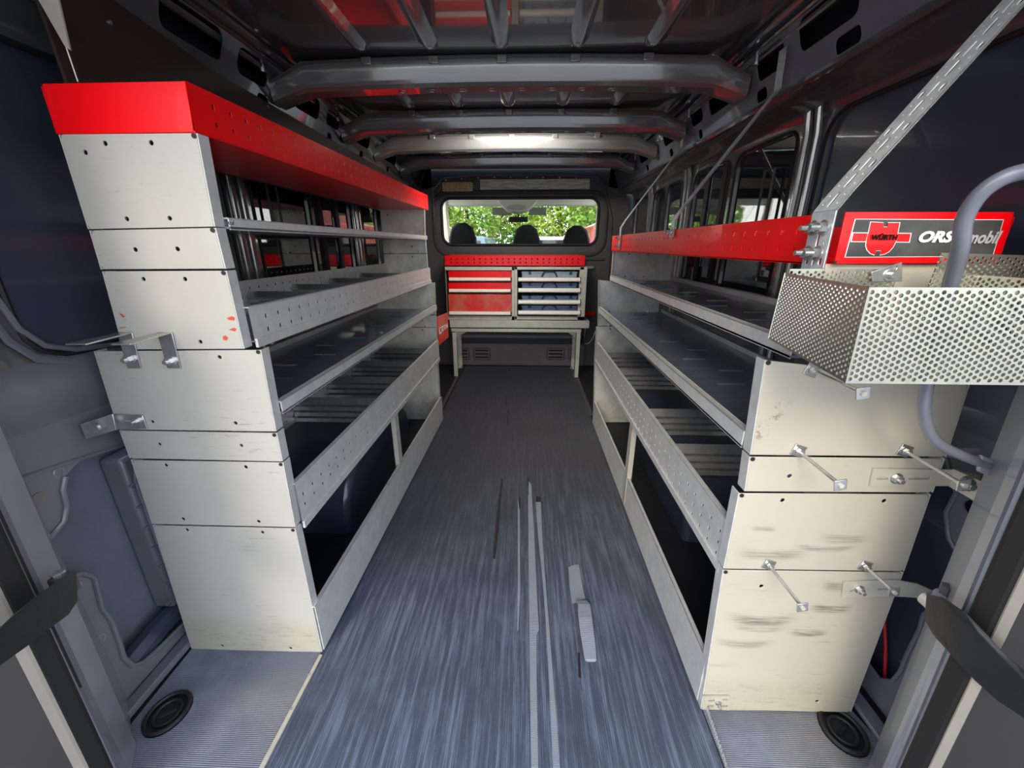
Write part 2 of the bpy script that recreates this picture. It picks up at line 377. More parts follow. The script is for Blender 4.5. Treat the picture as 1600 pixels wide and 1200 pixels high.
# rubber plugs
def plug(cx, cy, nm_label):
    t = thing('rubber_plug', nm_label, 'plug', None)
    b = MB()
    for r0, r1, z in ((.046, .036, .004), (.030, .022, .002)):
        A = closed([Vector((cx+(r0+r1)/2*math.cos(a), cy+(r0+r1)/2*1.1*math.sin(a), z)) for a in [2*math.pi*i/28 for i in range(28)]])
        b.tube(A, (r0-r1)/2, 8)
    b.build('ring', rubber, t)
    b = MB(); b.sheet(circ((cx, cy), .036, 24, 1.1), [], lambda a, c: (a, c, -.001), (0, 0, -.004)); b.build('disc', rubber, t)
    b = MB(); b.tube([(cx-.012, cy-.008, .0), (cx+.014, cy+.010, .0)], .004, 6); b.build('grip', rubber, t)
    return t
plug(-.838, .604, 'oval black rubber plug in the floor by the left wall')
plug(.737, .620, 'oval black rubber plug under the right shelving end panel')

# ceiling
ce = struct_group('ceiling')
MB().box((-.95, .15, 1.622), (.85, YB, 1.64)).build('roof_skin', paint, ce)
bowY = [(1.52, 1.62), (2.05, 2.13), (2.46, 2.53), (2.94, 3.0)]
segs = [(.2, 1.50), (1.64, 2.04), (2.15, 2.44), (2.55, 2.92)]
for si, (ya, yb) in enumerate(segs):
    for rx in (-.515, -.30, -.083, .148, .375):
        b = MB(); n = 8
        prof = [(-.030, 1.623), (-.012, 1.610), (0, 1.606), (.012, 1.610), (.030, 1.623)]
        V = []; ys = [ya, ya+.02, yb-.06, yb-.01]; sc = [.9, 1, 1, .25]
        for y, s_ in zip(ys, sc):
            for (dx, z) in prof: V.append((rx+dx*(.5+.5*s_), y, 1.623-(1.623-z)*s_))
        F_ = []
        for j in range(3):
            for i in range(4): F_.append((j*5+i, j*5+i+1, (j+1)*5+i+1, (j+1)*5+i))
        b.add(V, F_); b.build('roof_rib', bowpaint, ce, recalc=False, ang=60)
# longitudinal fold beads near rails
for sx_, x0 in ((-1, -.80), (1, .66)):
    for dx, r in ((0, .012), (.045*sx_, .010)):
        MB().tube([(x0+dx, .2, 1.612-abs(dx)*.6), (x0+dx, 3.5, 1.612-abs(dx)*.6)], r, 8, sc=(1, .8)).build('roof_bead', paint, ce)
# bows
for bi, (y0, y1) in enumerate(bowY):
    st = struct_group('trim_%d' % (bi+1))
    xa, xb = -.845, .70; xc = (xa+xb)/2; hw = (xb-xa)/2
    b = MB(); N = 40; V = []; F_ = []
    prof = [(y0-.004, 1.0), (y0+.000, .93), (y0-.002, .80), (y0-.002, .62), (y0+.001, .52), (y0+.002, .30), (y0+.009, .10), (y0+.024, 0), (y1-.02, 0), (y1-.006, .15), (y1, 1.0)]
    P_ = len(prof)
    for i in range(N+1):
        u = -1+2*i/N; x = xc+hw*u
        bot = 1.541-.016*u*u; top = 1.616-.016*u*u
        a_ = abs(u)
        if a_ > .86:
            k_ = (a_-.86)/.14; bot -= .030*k_; top -= .045*k_**.7
        for (y, f_) in prof: V.append((x, y, bot+(top-bot)*f_))
    for i in range(N):
        for j in range(P_-1): F_.append((i*P_+j, i*P_+j+1, (i+1)*P_+j+1, (i+1)*P_+j))
    b.add(V, F_); b.add([V[j] for j in range(P_)], [tuple(range(P_))]); b.add([V[N*P_+j] for j in range(P_)], [tuple(range(P_))[::-1]])
    b.build('roof_bow', bowpaint, st, ang=22)
    # top flange line, saddle clips at each rib, punched rings on the lower face
    b = MB(); b.tube([(xc+hw*u, y0-.004, 1.612-.016*u*u-(.045*((abs(u)-.86)/.14)**.7 if abs(u) > .86 else 0)) for u in [-1+2*i/30 for i in range(31)]], .0035, 6); b.build('seam_bead', paint, st)
    for rx in (-.515, -.30, -.083, .148, .375):
        b = MB(); b.box((rx-.016, y0-.010, 1.592), (rx+.016, y0+.002, 1.614)); b.build('saddle_clip', bowpaint, st, bevel=.003)
    if bi < 2:
        for k_ in range(8):
            x = -.42+k_*.10; u = (x-xc)/hw; z = 1.541-.016*u*u
            b = MB(); b.tube(closed([Vector((x+.016*math.cos(a), y0+.055-.0, z-.0) )+Vector((0, .010*math.sin(a), 0)) for a in [2*math.pi*i/14 for i in range(14)]]), .0018, 5); b.build('punched_ring', bowpaint, st)
    for x in (xa+.015, xb-.015):
        b = MB(); b.cyl((x+.01*(1 if x > 0 else -1), y0-.03, 1.600), (x+.01*(1 if x > 0 else -1), y0-.03, 1.575), .007, 8); b.cyl((x+.01*(1 if x > 0 else -1), y0-.03, 1.575), (x+.01*(1 if x > 0 else -1), y0-.03, 1.568), .010, 8)
        b.build('bolt', steel, st)

lp = thing('added_fill_lamp', 'added slim white light strip on the roof behind the second bow', 'lamp')  # added lamp tucked behind the bow to brighten the dark far end
MB().box((-.28, 2.20, 1.596), (.14, 2.25, 1.612)).build('housing', bowpaint, lp, bevel=.003)
MB().box((-.27, 2.205, 1.590), (.13, 2.245, 1.596)).build('lens', mat('fill_lamp_lens', (1, .95, .84), .4, emis=14), lp)
ad = bpy.data.lights.new('fill_lamp_light', 'AREA'); ad.shape = 'RECTANGLE'; ad.size = .40; ad.size_y = .04; ad.energy = 8; ad.color = (1, .95, .86)
ao = bpy.data.objects.new('fill_lamp_light', ad); COL.objects.link(ao); ao.parent = lp; ao.location = (-.07, 2.225, 1.585); ao.rotation_euler = (math.radians(42), 0, 0)
# side walls
PIL = [1.40, 2.36, 3.02]
def side(sg, XW, XRAIL, name):
    W_ = struct_group(name)
    nrm = (.004*sg, 0, 0)
    # rail with oval openings below the roof
    holes = []
    for y0, y1, za, zb in ((.80,.95,1.53,1.59),(1.10,1.30,1.525,1.595),(1.36,1.50,1.525,1.59),(1.66,1.84,1.525,1.59),(1.90,2.02,1.53,1.585),(2.18,2.38,1.53,1.59),(2.58,2.84,1.53,1.59)):
        holes.append(rrect(y0, za, y1, zb, .022))
    for y0, y1 in ((1.10,1.18),(1.46,1.52),(1.93,1.97),(2.28,2.33),(2.7,2.75)):
        holes.append(rrect(y0, 1.475, y1, 1.508, .012))
    xr = XRAIL
    def fm(y, z): return (xr+sg*(1.615-z)*.35, y, z)
    b = MB(); b.sheet([(.30,1.462),(YB,1.462),(YB,1.62),(.30,1.62)], holes, fm, nrm); b.build('roof_rail', paint_mid if sg > 0 else paint, W_)
    MB().box((min(xr+.09*sg, xr+.12*sg), .3, 1.45), (max(xr+.09*sg, xr+.12*sg), YB, 1.63)).build('rail_back', dark, W_)
    for z, r in ((1.605, .008), (1.462, .011)):
        MB().tube([(xr+sg*(1.615-z)*.35, .3, z), (xr+sg*(1.615-z)*.35, YB, z)], r, 8).build('rail_bead', paint, W_)
    # transition down to the upper wall
    x0 = xr+sg*(1.615-1.462)*.35
    b = MB(); prof = [(x0, 1.462), (x0+sg*.03, 1.44), (XW-sg*.015, 1.435), (XW, 1.41)]
    V = [(x, y, z) for y in (.30, YB) for x, z in prof]
    b.add(V, [(i, i+1, i+5, i+4) for i in range(3)]); b.build('cant_rail', paint, W_, recalc=False, ang=70)
    # upper wall with window openings
    wins = [(.70, .84, 1.34, 1.41, .07), (1.47, .84, 1.86, 1.405, .05), (1.91, .84, 2.29, 1.40, .05), (2.45, .84, 2.70, 1.40, .05), (2.73, .84, 2.96, 1.395, .05), (3.10, .86, 3.45, 1.39, .05)]
    b = MB(); b.sheet([(.30,.78),(YB,.78),(YB,1.425),(.30,1.425)], [rrect(y0+.006, z0, y1, z1-.012, r) for y0, z0, y1, z1, r in wins], lambda y, z: (XW, y, z), (.012*sg, 0, 0))
    b.build('inner_skin', paint_mid if False else paint, W_)
    for i, (y0, z0, y1, z1, r) in enumerate(wins):
        b = MB(); L = [Vector((XW-.001*sg, y, z)) for y, z in rrect(y0+.003, z0-.004, y1+.003, z1-.008, r)]
        b.tube(closed(L), .0055, 6); b.build('window_seal', rubber, W_)
        g = blank if i == 0 else tint
        b = MB(); b.box((min(XW+.010*sg, XW+.014*sg), y0-.01, z0-.02), (max(XW+.010*sg, XW+.014*sg), y1+.02, z1+.01)); ob = b.build('window_pane', g, W_)
    # sliding vent frame in window 3
    for (y0, y1) in ((1.93, 1.97), (2.10, 2.14)):
        MB().box((min(XW-.006*sg, XW+.008*sg), y0, .86), (max(XW-.006*sg, XW+.008*sg), y1, 1.385)).build('vent_frame', rubber, W_, bevel=.003)
    b = MB(); b.tube([(XW-.008*sg, 1.56, 1.12), (XW-.008*sg, 1.56, 1.30), (XW-.008*sg, 1.62, 1.30), (XW-.008*sg, 1.62, 1.12), (XW-.008*sg, 1.56, 1.12), (XW-.008*sg, 1.56, 1.2)], .005, 6); b.build('vent_catch', plastic, W_)
    MB().box((min(XW+.006*sg, XW+.009*sg), 1.975, .95), (max(XW+.006*sg, XW+.009*sg), 2.095, 1.36)).build('vent_pane', tintlite, W_)
    # pressed pillars
    for yp in PIL:
        b = MB()
        for dy, r in ((-.028, .013), (.018, .016)):
            b.tube([(XW-.003*sg, yp+dy, .10), (XW-.003*sg, yp+dy, 1.2), (XW-.006*sg, yp+dy, 1.36), (XW-.020*sg, yp+dy, 1.43), (x0+.0*sg, yp+dy, 1.47)], r, 10, sc=(1, .9))
        b.build('pillar_bead', bowpaint, W_)
    # lower wall
    mid = MB()
    return W_, XW

WL, _ = side(-1, XL, -.815, 'wall_left')
WR, _ = side(1, XR, .685, 'wall_right')

# --- lower walls near the door, pressed with openings
def wl(px, py, X=XL): p = at(px, py, X=X); return (p.y, p.z)
cav = [wl(*p) for p in [(100,745),(96,765),(102,790),(98,815),(72,845),(66,860),(82,890),(92,905),(128,896),(146,902),(152,925),(158,950),(172,968),(184,1000),(192,1028),(205,1040),(222,1035),(250,1010),(285,975)]]
cav += [(1.05, .10), (1.05, .52), (.86, .575), (.80, .60), (.72, .615)]
b = MB(); b.sheet([(.50, .012), (1.25, .012), (1.25, .78), (.50, .78)], [cav], lambda y, z: (XL, y, z), (-.004, 0, 0))
b.build('lower_panel', paint_mid, WL)
b = MB(); L = [Vector((XL+.002, y, z)) for y, z in cav[:19]]; b.tube(L, .0055, 8); b.build('pressed_edge', paint_mid, WL)
MB().box((XL-.085, .45, .0), (XL-.075, YB, .80)).build('outer_skin', mat('outer_skin_paint', (.16, .18, .23), .45, 0, .2, .3, 4), WL)
MB().box((XL-.075, .50, -.0), (XL, 3.5, .012)).build('sill', paint_mid, WL)
MB().box((XL-.004, 1.25, .0), (XL, YB, .78)).build('rear_lower_panel', skin_arch, WL)
# belt fold under the recess: rounded shoulder
b = MB(); 
for (px0, py0, px1, py1, r) in ((30,748,190,696,.005),):
    A = at(px0, py0, X=XL+.002); B_ = at(px1, py1, X=XL+.002); b.tube([A, B_, Vector((XL+.002, 1.2, .585))], .004, 6)
b.build('panel_fold', paint_mid, WL)
b = MB(); prof = [(-.000, .835), (.014, .815), (.022, .79), (.020, .76), (.008, .735), (0, .71)]
V = [(XL+dx, y, z-(.02 if y > 1 else 0)) for y in (.5, .75, 1.2) for dx, z in prof]
b.add(V, [(j*6+i, j*6+i+1, (j+1)*6+i+1, (j+1)*6+i) for j in range(2) for i in range(5)]); b.build('belt_shoulder', paint_mid, WL, recalc=False, ang=70)
# recess rubber frame
b = MB(); L = [Vector((XL+.004, y, z)) for y, z in [(.64,1.30),(.655,1.05),(.665,.95),(.68,.885),(.71,.845),(.76,.825),(.85,.815),(1.2,.80)]]
b.tube(L, .012, 8, sc=(.6, 1)); b.tube([p+Vector((-.0, .022, .018)) for p in L], .006, 8); b.build('recess_rim', paint_mid, WL)
# ribbed plastic box inside the cavity
bx = thing('ribbed_housing', 'dark ribbed plastic housing inside the left wall behind the shelf end', 'housing')
b = MB(); b.box((XL-.07, .80, .10), (XL-.012, .98, .565)); b.build('shell', paint_mid, bx, bevel=.01)
for i in range(6):
    z = .18+i*.062
    MB().box((XL-.016, .80, z), (XL-.006, .93, z+.006)).build('rib', paint_mid, bx, bevel=.002)
MB().tube([(XL-.008, .815, .14), (XL-.008, .815, .50), (XL-.008, .83, .55)], .004, 6).build('edge_bead', paint_lite, bx)
b = MB(); b.tube([(XL-.03, .60, .05), (XL-.03, .76, .075), (XL-.03, 1.1, .066)], .028, 8); ob = b.build('wiring_trunk', skin_arch); tag(ob, 'dark green-grey rounded duct low inside the left wall', 'duct')
for (px, py) in ((262,944),): MB().cyl(at(px,py,X=XL-.005), at(px,py,X=XL-.005)+Vector((.006,0,0)), .005, 8).build('screw', steel, WL)
p = at(62,779,X=XL+.001); MB().cyl(p, p+Vector((.0012,0,0)), .013, 18).build('round_plug', plastic2, WL)
# little pressed bosses on left wall
for (px, py) in ((92,738),(112,916),(158,998),(203,1095),(120,917)):
    p = at(px, py, X=XL+.001); MB().tube(closed([p+Vector((0, .009*math.cos(a), .009*math.sin(a))) for a in [2*math.pi*i/14 for i in range(14)]]), .0015, 5).build('boss_ring', paint_lite, WL)

# right lower wall
cavR = [tuple(at(px, py, X=XR)[1:]) for px, py in [(1478,715),(1496,770),(1480,800),(1484,840),(1500,870),(1480,935),(1445,960),(1438,985),(1420,1020),(1408,1050),(1396,1064),(1376,1062),(1360,1040)]]
cavR += [(1.0, .10), (1.0, .70)]
b = MB(); b.sheet([(.50, .0), (1.25, .0), (1.25, .78), (.50, .78)], [cavR, circ(tuple(at(1517,793,X=XR)[1:]), .014, 16), circ(tuple(at(1407,1034,X=XR)[1:]), .003, 8)], lambda y, z: (XR, y, z), (.004, 0, 0))
b.build('lower_panel', paint_mid, WR)
MB().tube([Vector((XR-.002, y, z)) for y, z in cavR[:13]], .0045, 8).build('pressed_edge', paint_mid, WR)
MB().box((XR+.06, .45, .0), (XR+.07, YB, .80)).build('outer_skin', mat('outer_skin_paint_right', (.06, .075, .12), .35, 0, .6, .3, 4), WR)
MB().box((XR, 1.25, .0), (XR+.004, YB, .78)).build('rear_lower_panel', skin_arch, WR)
b = MB(); prof = [(-.000, .835), (.014, .815), (.018, .79), (.016, .76), (.008, .735), (0, .71)]
V = [(XR-dx, y, z) for y in (.5, .75, 1.2) for dx, z in prof]
b.add(V, [(j*6+i, j*6+i+1, (j+1)*6+i+1, (j+1)*6+i) for j in range(2) for i in range(5)]); b.build('belt_shoulder', paint_mid, WR, recalc=False, ang=70)
MB().box((.80, .45, .0), (.835, 1.2, .012)).build('sill', paint_mid, WR, bevel=.003)
MB().box((-.945, .50, .0), (-.915, .80, .02)).build('sill', paint_mid, WL, bevel=.003)
b = MB(); b.tube([at(1381,960,X=XR+.03), at(1384,1010,X=XR+.03), at(1382,1066,X=XR+.03)], .004, 8); ob = b.build('red_cable', redcable); tag(ob, 'short red cable hanging inside the opening of the right wall', 'cable')

# wheel arches behind the shelving
for sg, x0, x1, lab in ((-1, XL, -.66, WL), (1, XR, .60, WR)):
    b = MB(); V = []; n = 14
    for x in (x0, x1):
        for i in range(n+1):
            a = math.pi*i/n; V.append((x, 1.65-.42*math.cos(a), .30*math.sin(a)**.6))
    F_ = [(i, i+1, n+2+i, n+1+i) for i in range(n)]; F_.append(tuple(range(n+1, 2*n+2)))
    b.add(V, F_); b.build('wheel_arch', skin_arch, lab, bevel=.02)

# door pillars with weatherstrip
def pillar(lst, name, side_):
    W_ = struct_group(name)
    def line(p1195, p860, Y):
        A = at(p1195, 1195, Y=Y); B_ = at(p860, 860, Y=Y); d = (B_-A)/(B_.z-A.z)
        return lambda z: A+d*(z-A.z)
    Ls = [line(*q) for q in lst]
    for i, (mt, nm) in enumerate(((paint_lite, 'pillar_face'), (paint_lite, 'pillar_edge'), (rubber, 'weatherstrip'), (plastic, 'seal_channel'), (alu, 'metal_strip'))):
        b = MB(); zs = [-.08, .3, .7, 1.05] if True else 0
        if nm == 'pillar_face': zs = [.0, .3, .7, 1.05]
        V = [L(z) for z in zs for L in (Ls[i], Ls[i+1])]; 
        back = [v+Vector((0, .012, 0)) for v in V]
        nn = len(zs); F_ = [(2*j, 2*j+1, 2*j+3, 2*j+2) for j in range(nn-1)]
        b.add(V, F_); b.add(back, F_)
        for k_ in (0, 1): b.add([V[2*j+k_] for j in range(nn)]+[back[2*j+k_] for j in range(nn)], [(j, j+1, nn+j+1, nn+j) for j in range(nn-1)])
        ob = b.build(nm, mt, W_)
    # ribs of the weatherstrip
    b = MB()
    for k_ in range(150):
        z = -.02+k_*.0062
        A = Ls[2](z)+(Ls[3](z)-Ls[2](z))*.25; B_ = Ls[2](z)+(Ls[3](z)-Ls[2](z))*.75
        b.tube([A+Vector((0,-.001,0)), B_+Vector((0,-.001,0))], .0013, 4)
    b.build('weatherstrip_ribs', rubber, W_, kind='stuff')
    b = MB(); b.tube([Ls[1](z) for z in (0, .3, .7, 1.05)], .005, 8); b.tube([Ls[2](z)+Vector((0,.002,0)) for z in (0, .3, .7, 1.05)], .005, 8); b.build('rolled_edge', paint_lite, W_)
    for z in (.11, .55):
        p = (Ls[0](z)+Ls[1](z))/2; MB().cyl(p-Vector((0,.001,0)), p-Vector((0,.0015,0)), .004, 10).build('screw_hole', dark, W_)
    return W_, Ls
PL_, LsL = pillar([(215,68,.53),(182,22,.475),(170,11,.455),(142,-20,.435),(132,-34,.42),(112,-60,.405)], 'trim_5', -1)
PR_, LsR = pillar([(1369,1505,.54),(1395,1540,.475),(1416,1560,.455),(1448,1600,.435),(1460,1622,.42),(1474,1640,.405)], 'trim_6', 1)
# web between pillar and wall
for Ls, XW, st in ((LsL, XL, PL_), (LsR, XR, PR_)):
    b = MB(); V = []
    for z in (0, .5, 1.05, 1.5): V += [Ls[0](z), Vector((XW+(.003 if XW < 0 else -.003), .62, z))]
    b.add(V, [(0,1,3,2),(2,3,5,4),(4,5,7,6)]); b.build('pillar_web', paint_lite, st, recalc=False)
# open rear doors outside
for nm, Ls, sg in (('door_1', LsL, -1), ('door_2', LsR, 1)):
    W_ = struct_group(nm); doorm = mat('door_inner_dark', (.022,.021,.021), .7, spec=.15)
    A = Ls[5](-.1); B_ = Ls[5](1.05)
    b = MB(); b.hexa([A+Vector((0,.01,0)), A+Vector((sg*1.0,-.05,0)), A+Vector((sg*1.0,.0,0)), A+Vector((0,.05,0))], [B_+Vector((0,.01,0)), B_+Vector((sg*1.0,-.05,0)), B_+Vector((sg*1.0,.0,0)), B_+Vector((0,.05,0))])
    b.build('door_panel', doorm, W_, bevel=.01)
    if sg < 0:
        for d in (0, .03):
            p0 = A+Vector((-.05, .005, .165-d)); MB().tube([p0, p0+Vector((-.03,-.002,-.02))], .002, 5).build('groove', dark, W_)

# door check straps
def strap(top, bot, Ys, name_label, sidev):
    t = thing('door_check_strap', name_label, 'door strap')
    b = MB(); V = []
    for (a, c, y) in zip(top, bot, Ys):
        A = at(a[0], a[1], Y=y); C_ = at(c[0], c[1], Y=y)
        V += [A, C_, C_+Vector(sidev), A+Vector(sidev)]
    n = len(Ys); F_ = [(0,1,2,3), (4*n-4, 4*n-3, 4*n-2, 4*n-1)]
    for j in range(n-1):
        for i in range(4): F_.append((4*j+i, 4*j+(i+1) % 4, 4*j+4+(i+1) % 4, 4*j+4+i))
    b.add(V, F_); b.build('strap', rubber, t, bevel=.004)
    return t
s1 = strap([(104,912),(75,930),(40,955),(0,988),(-60,1045)], [(107,962),(78,984),(42,1012),(0,1042),(-60,1095)], [.47,.42,.39,.36,.32], 'black door check strap at the left door pillar', (0,.02,.012))
b = MB(); p = at(98,918,Y=.50); b.box(p-Vector((.014,.008,.016)), p+Vector((.014,.016,.022))); b.build('hinge_block', plastic, s1, bevel=.004)
b = MB(); p = at(92,900,Y=.505); b.cyl(p-Vector((0,0,.01)), p+Vector((0,0,.008)), .009, 6); b.build('hinge_bolt', steel, s1)
b = MB(); p = at(78,930,Y=.485); b.tube([at(100,915,Y=.49), at(76,925,Y=.48), at(60,940,Y=.47)], .006, 6); b.build('lever', steel, s1)
s2 = strap([(1462,952),(1490,960),(1530,988),(1570,1030),(1600,1062),(1660,1110)], [(1458,993),(1486,1025),(1520,1062),(1560,1098),(1600,1124),(1660,1165)], [.48,.44,.41,.385,.365,.33], 'black door check strap at the right door pillar', (0,.02,.012))
b = MB(); p = at(1478,940,Y=.515); b.box(p-Vector((.016,.01,.018)), p+Vector((.012,.012,.018))); b.build('hinge_block', paint_mid, s2, bevel=.005)
b = MB(); p = at(1480,922,Y=.515); b.cyl(p-Vector((0,0,.008)), p+Vector((0,0,.008)), .009, 6); b.build('hinge_bolt', plastic, s2)
p = at(1450,938,Y=.535); b = MB(); b.cyl(p-Vector((0,.010,0)), p+Vector((0,.005,0)), .0125, 16); b.cyl(p-Vector((0,.018,0)), p-Vector((0,.010,0)), .006, 6); b.build('pivot_bolt', steel, s2)

# grab tube on the right
gh = thing('grab_handle', 'bent grey steel tube handle in front of the right shelving end', 'handle')
pts = [at(1660,262,Y=.40), at(1600,268,Y=.42), at(1560,282,Y=.43), at(1527,308,Y=.44), at(1506,345,Y=.45), at(1500,390,Y=.46), at(1478,470,Y=.49), at(1458,560,Y=.515), at(1447,610,Y=.53), at(1444,640,Y=.535), at(1449,668,Y=.54), at(1463,690,Y=.54), at(1490,706,Y=.54), at(1530,722,Y=.54), at(1560,733,Y=.54)]
def smooth(P_, k=4):
    out = []
    for i in range(len(P_)-1):
        p0 = P_[max(i-1, 0)]; p1 = P_[i]; p2 = P_[i+1]; p3 = P_[min(i+2, len(P_)-1)]
        for j in range(k):
            t = j/k; out.append(.5*((2*p1)+(p2-p0)*t+(2*p0-5*p1+4*p2-p3)*t*t+(3*p1-p0-3*p2+p3)*t**3))
    return out+[P_[-1]]
MB().tube(smooth(pts), .0073, 14).build('tube', mat('tube_grey_paint', (.20, .21, .25), .35, .3, .3, .2, 10), gh)
b = MB(); q = [at(1535,712,Y=.535), at(1585,733,Y=.535), at(1577,757,Y=.535), at(1530,738,Y=.535)]; b.quadslab(q, (0,.006,0)); b.build('flattened_end', paint_lite, gh, bevel=.002)
p = at(1558,734,Y=.533); MB().cyl(p, p-Vector((0,.006,0)), .008, 12).build('bolt', steel, gh)

# brown trim board, left
b = MB(); b.sheet([(.815,1.23),(3.0,1.23),(3.0,1.45),(1.9,1.462),(1.2,1.475),(.80,1.52)], [], lambda y, z: (-.812, y, z), (-.006,0,0)); ob = b.build('trim_board', brown)
tag(ob, 'dark brown trim board above the red tray on the left', 'board')
for (px, py) in ((171,35),(418,167)): p = at(px,py,X=-.812); MB().cyl(p, p+Vector((.003,0,0)), .004, 8).build('screw', steel, ob)
b = MB(); q = [at(60,0,Y=.80), at(90,-5,Y=.80), at(109,78,Y=.80), at(101,72,Y=.80)]; b.quadslab(q, (0,.003,0)); b.tube([at(92,40,Y=.805), at(122,128,Y=.805)], .0012, 5); ob = b.build('corner_strip', alu); tag(ob, 'thin pale metal strip at the near edge of the brown board', 'strip')

# ================================================================== SHELVING UNITS
Y0L, Y1L = .762, 2.30
Y0R, Y1R = .655, 2.287
def panel_piece(polypx, holespx, Y, hr=.0042, off=None):
    P_ = [tuple((lambda p: (p.x, p.z))(at(a, c, Y=Y))) for a, c in polypx]
    H_ = [circ((at(a, c, Y=Y).x, at(a, c, Y=Y).z), hr, 10) for a, c in holespx]
    return P_, H_
LP = [([(92,210),(306,208),(334,354),(138,358)], [(164,224),(236,223),(133,238),(198,342),(265,341)]),
      ([(140,360),(335,356),(351,420),(158,421)], [(211,390),(277,389)]),
      ([(160,424),(352,423),(380,545),(193,546)], [(224,436),(289,436),(313,534)]),
      ([(147,549),(406,547),(430,674),(185,671)], [(343,558),(238,659),(368,661)]),
      ([(187,673),(431,677),(440,721),(203,716)], [(249,694),(377,696)]),
      ([(205,719),(441,723),(460,824),(238,819)], [(259,727),(384,730),(286,811),(404,815)]),
      ([(239,821),(460,826),(502,1019),(300,1015)], [(292,828),(410,832),(347,1009),(454,1013)])]
RP = [([(1515,600),(1197,563),(1174,711),(1478,714)], []),
      ([(1476,717),(1173,714),(1165,768),(1457,770)], [(1234,744)]),
      ([(1454,773),(1156,771),(1132,889),(1412,893)], [(1223,782),(1382,783)]),
      ([(1411,895),(1131,891),(1096,1109),(1329,1113)], [(1190,916),(1277,1096)])]
def end_panels(unit, data, Y, Yfar, fx, mt, dxf, sg):
    for (poly, hol) in data:
        P_, H_ = panel_piece(poly, hol, Y)
        def cham(P_, k=.009):
            V = [Vector(p) for p in P_]
            e0 = (V[1]-V[0]).normalized(); e3 = (V[2]-V[3]).normalized(); up_ = (V[3]-V[0]).normalized()
            return [tuple(V[0]+e0*k*.6), tuple(V[1]-e0*.0), tuple(V[2]), tuple(V[3]+e3*k*.6), tuple(V[3]-up_*k), tuple(V[0]+up_*k)]
        b = MB(); b.sheet(cham(P_), H_, lambda x, z: (x, Y, z), (0, .003, 0)); b.build('end_panel', mt, unit, bevel=.0012)
        # backing so the holes are dark inside, front flange
        A, B_ = P_[1], P_[2]
        fd = .026
        b = MB(); b.hexa([(A[0], Y+.001, A[1]), (A[0]-sg*.002*0+fx*.002, Y+.001, A[1]), (A[0]+fx*.002, Y+fd, A[1]), (A[0], Y+fd, A[1])], [(B_[0], Y+.001, B_[1]), (B_[0]+fx*.002, Y+.001, B_[1]), (B_[0]+fx*.002, Y+fd, B_[1]), (B_[0], Y+fd, B_[1])])
        b.build('front_flange', lipm, unit)
        A, B_ = P_[0], P_[3]
        b = MB(); b.hexa([(A[0], Y+.001, A[1]), (A[0]-fx*.002, Y+.001, A[1]), (A[0]-fx*.002, Y+fd, A[1]), (A[0], Y+fd, A[1])], [(B_[0], Y+.001, B_[1]), (B_[0]-fx*.002, Y+.001, B_[1]), (B_[0]-fx*.002, Y+fd, B_[1]), (B_[0], Y+fd, B_[1])])
        b.build('back_flange', lipm, unit)
        # corner rivet holes
        c = Vector((P_[1][0]-fx*.004, Y-.0004, P_[1][1]-.004)); MB().cyl(c, c-Vector((0,.0012,0)), .0042, 8).build('corner_rivet', rubber, unit)
        # far panel
        Pf = [(x+dxf, z) for x, z in P_]
        b = MB(); b.sheet(Pf, [[(u+dxf, v) for u, v in h] for h in H_], lambda x, z: (x, Yfar, z), (0, .003, 0)); b.build('far_end_panel', panelIn, unit, bevel=.0012)
        A, B_ = Pf[1], Pf[2]
        b = MB(); b.hexa([(A[0], Yfar-.02, A[1]), (A[0]+fx*.002, Yfar-.02, A[1]), (A[0]+fx*.002, Yfar, A[1]), (A[0], Yfar, A[1])], [(B_[0], Yfar-.02, B_[1]), (B_[0]+fx*.002, Yfar-.02, B_[1]), (B_[0]+fx*.002, Yfar, B_[1]), (B_[0], Yfar, B_[1])]); b.build('far_flange', panelL, unit)
        for k_ in (.18, .82):
            x = Pf[3][0]+(Pf[2][0]-Pf[3][0])*k_; z = Pf[2][1]+.004
            b = MB(); b.cyl((x, Yfar, z), (x, Yfar-.006, z), .007, 6); b.cyl((x, Yfar-.006, z), (x, Yfar-.016, z), .004, 8); b.build('bolt', steel, unit)

UL = thing('shelving_unit', 'tall grey steel shelving unit with red top tray along the left wall', 'shelving')
UR = thing('shelving_unit', 'grey steel shelving unit with red sign and scuffed end panels along the right wall', 'shelving')
end_panels(UL, LP, Y0L, Y1L, 1, panelL, .020, -1)
end_panels(UR, RP, Y0R, Y1R, -1, panelR, .0, 1)

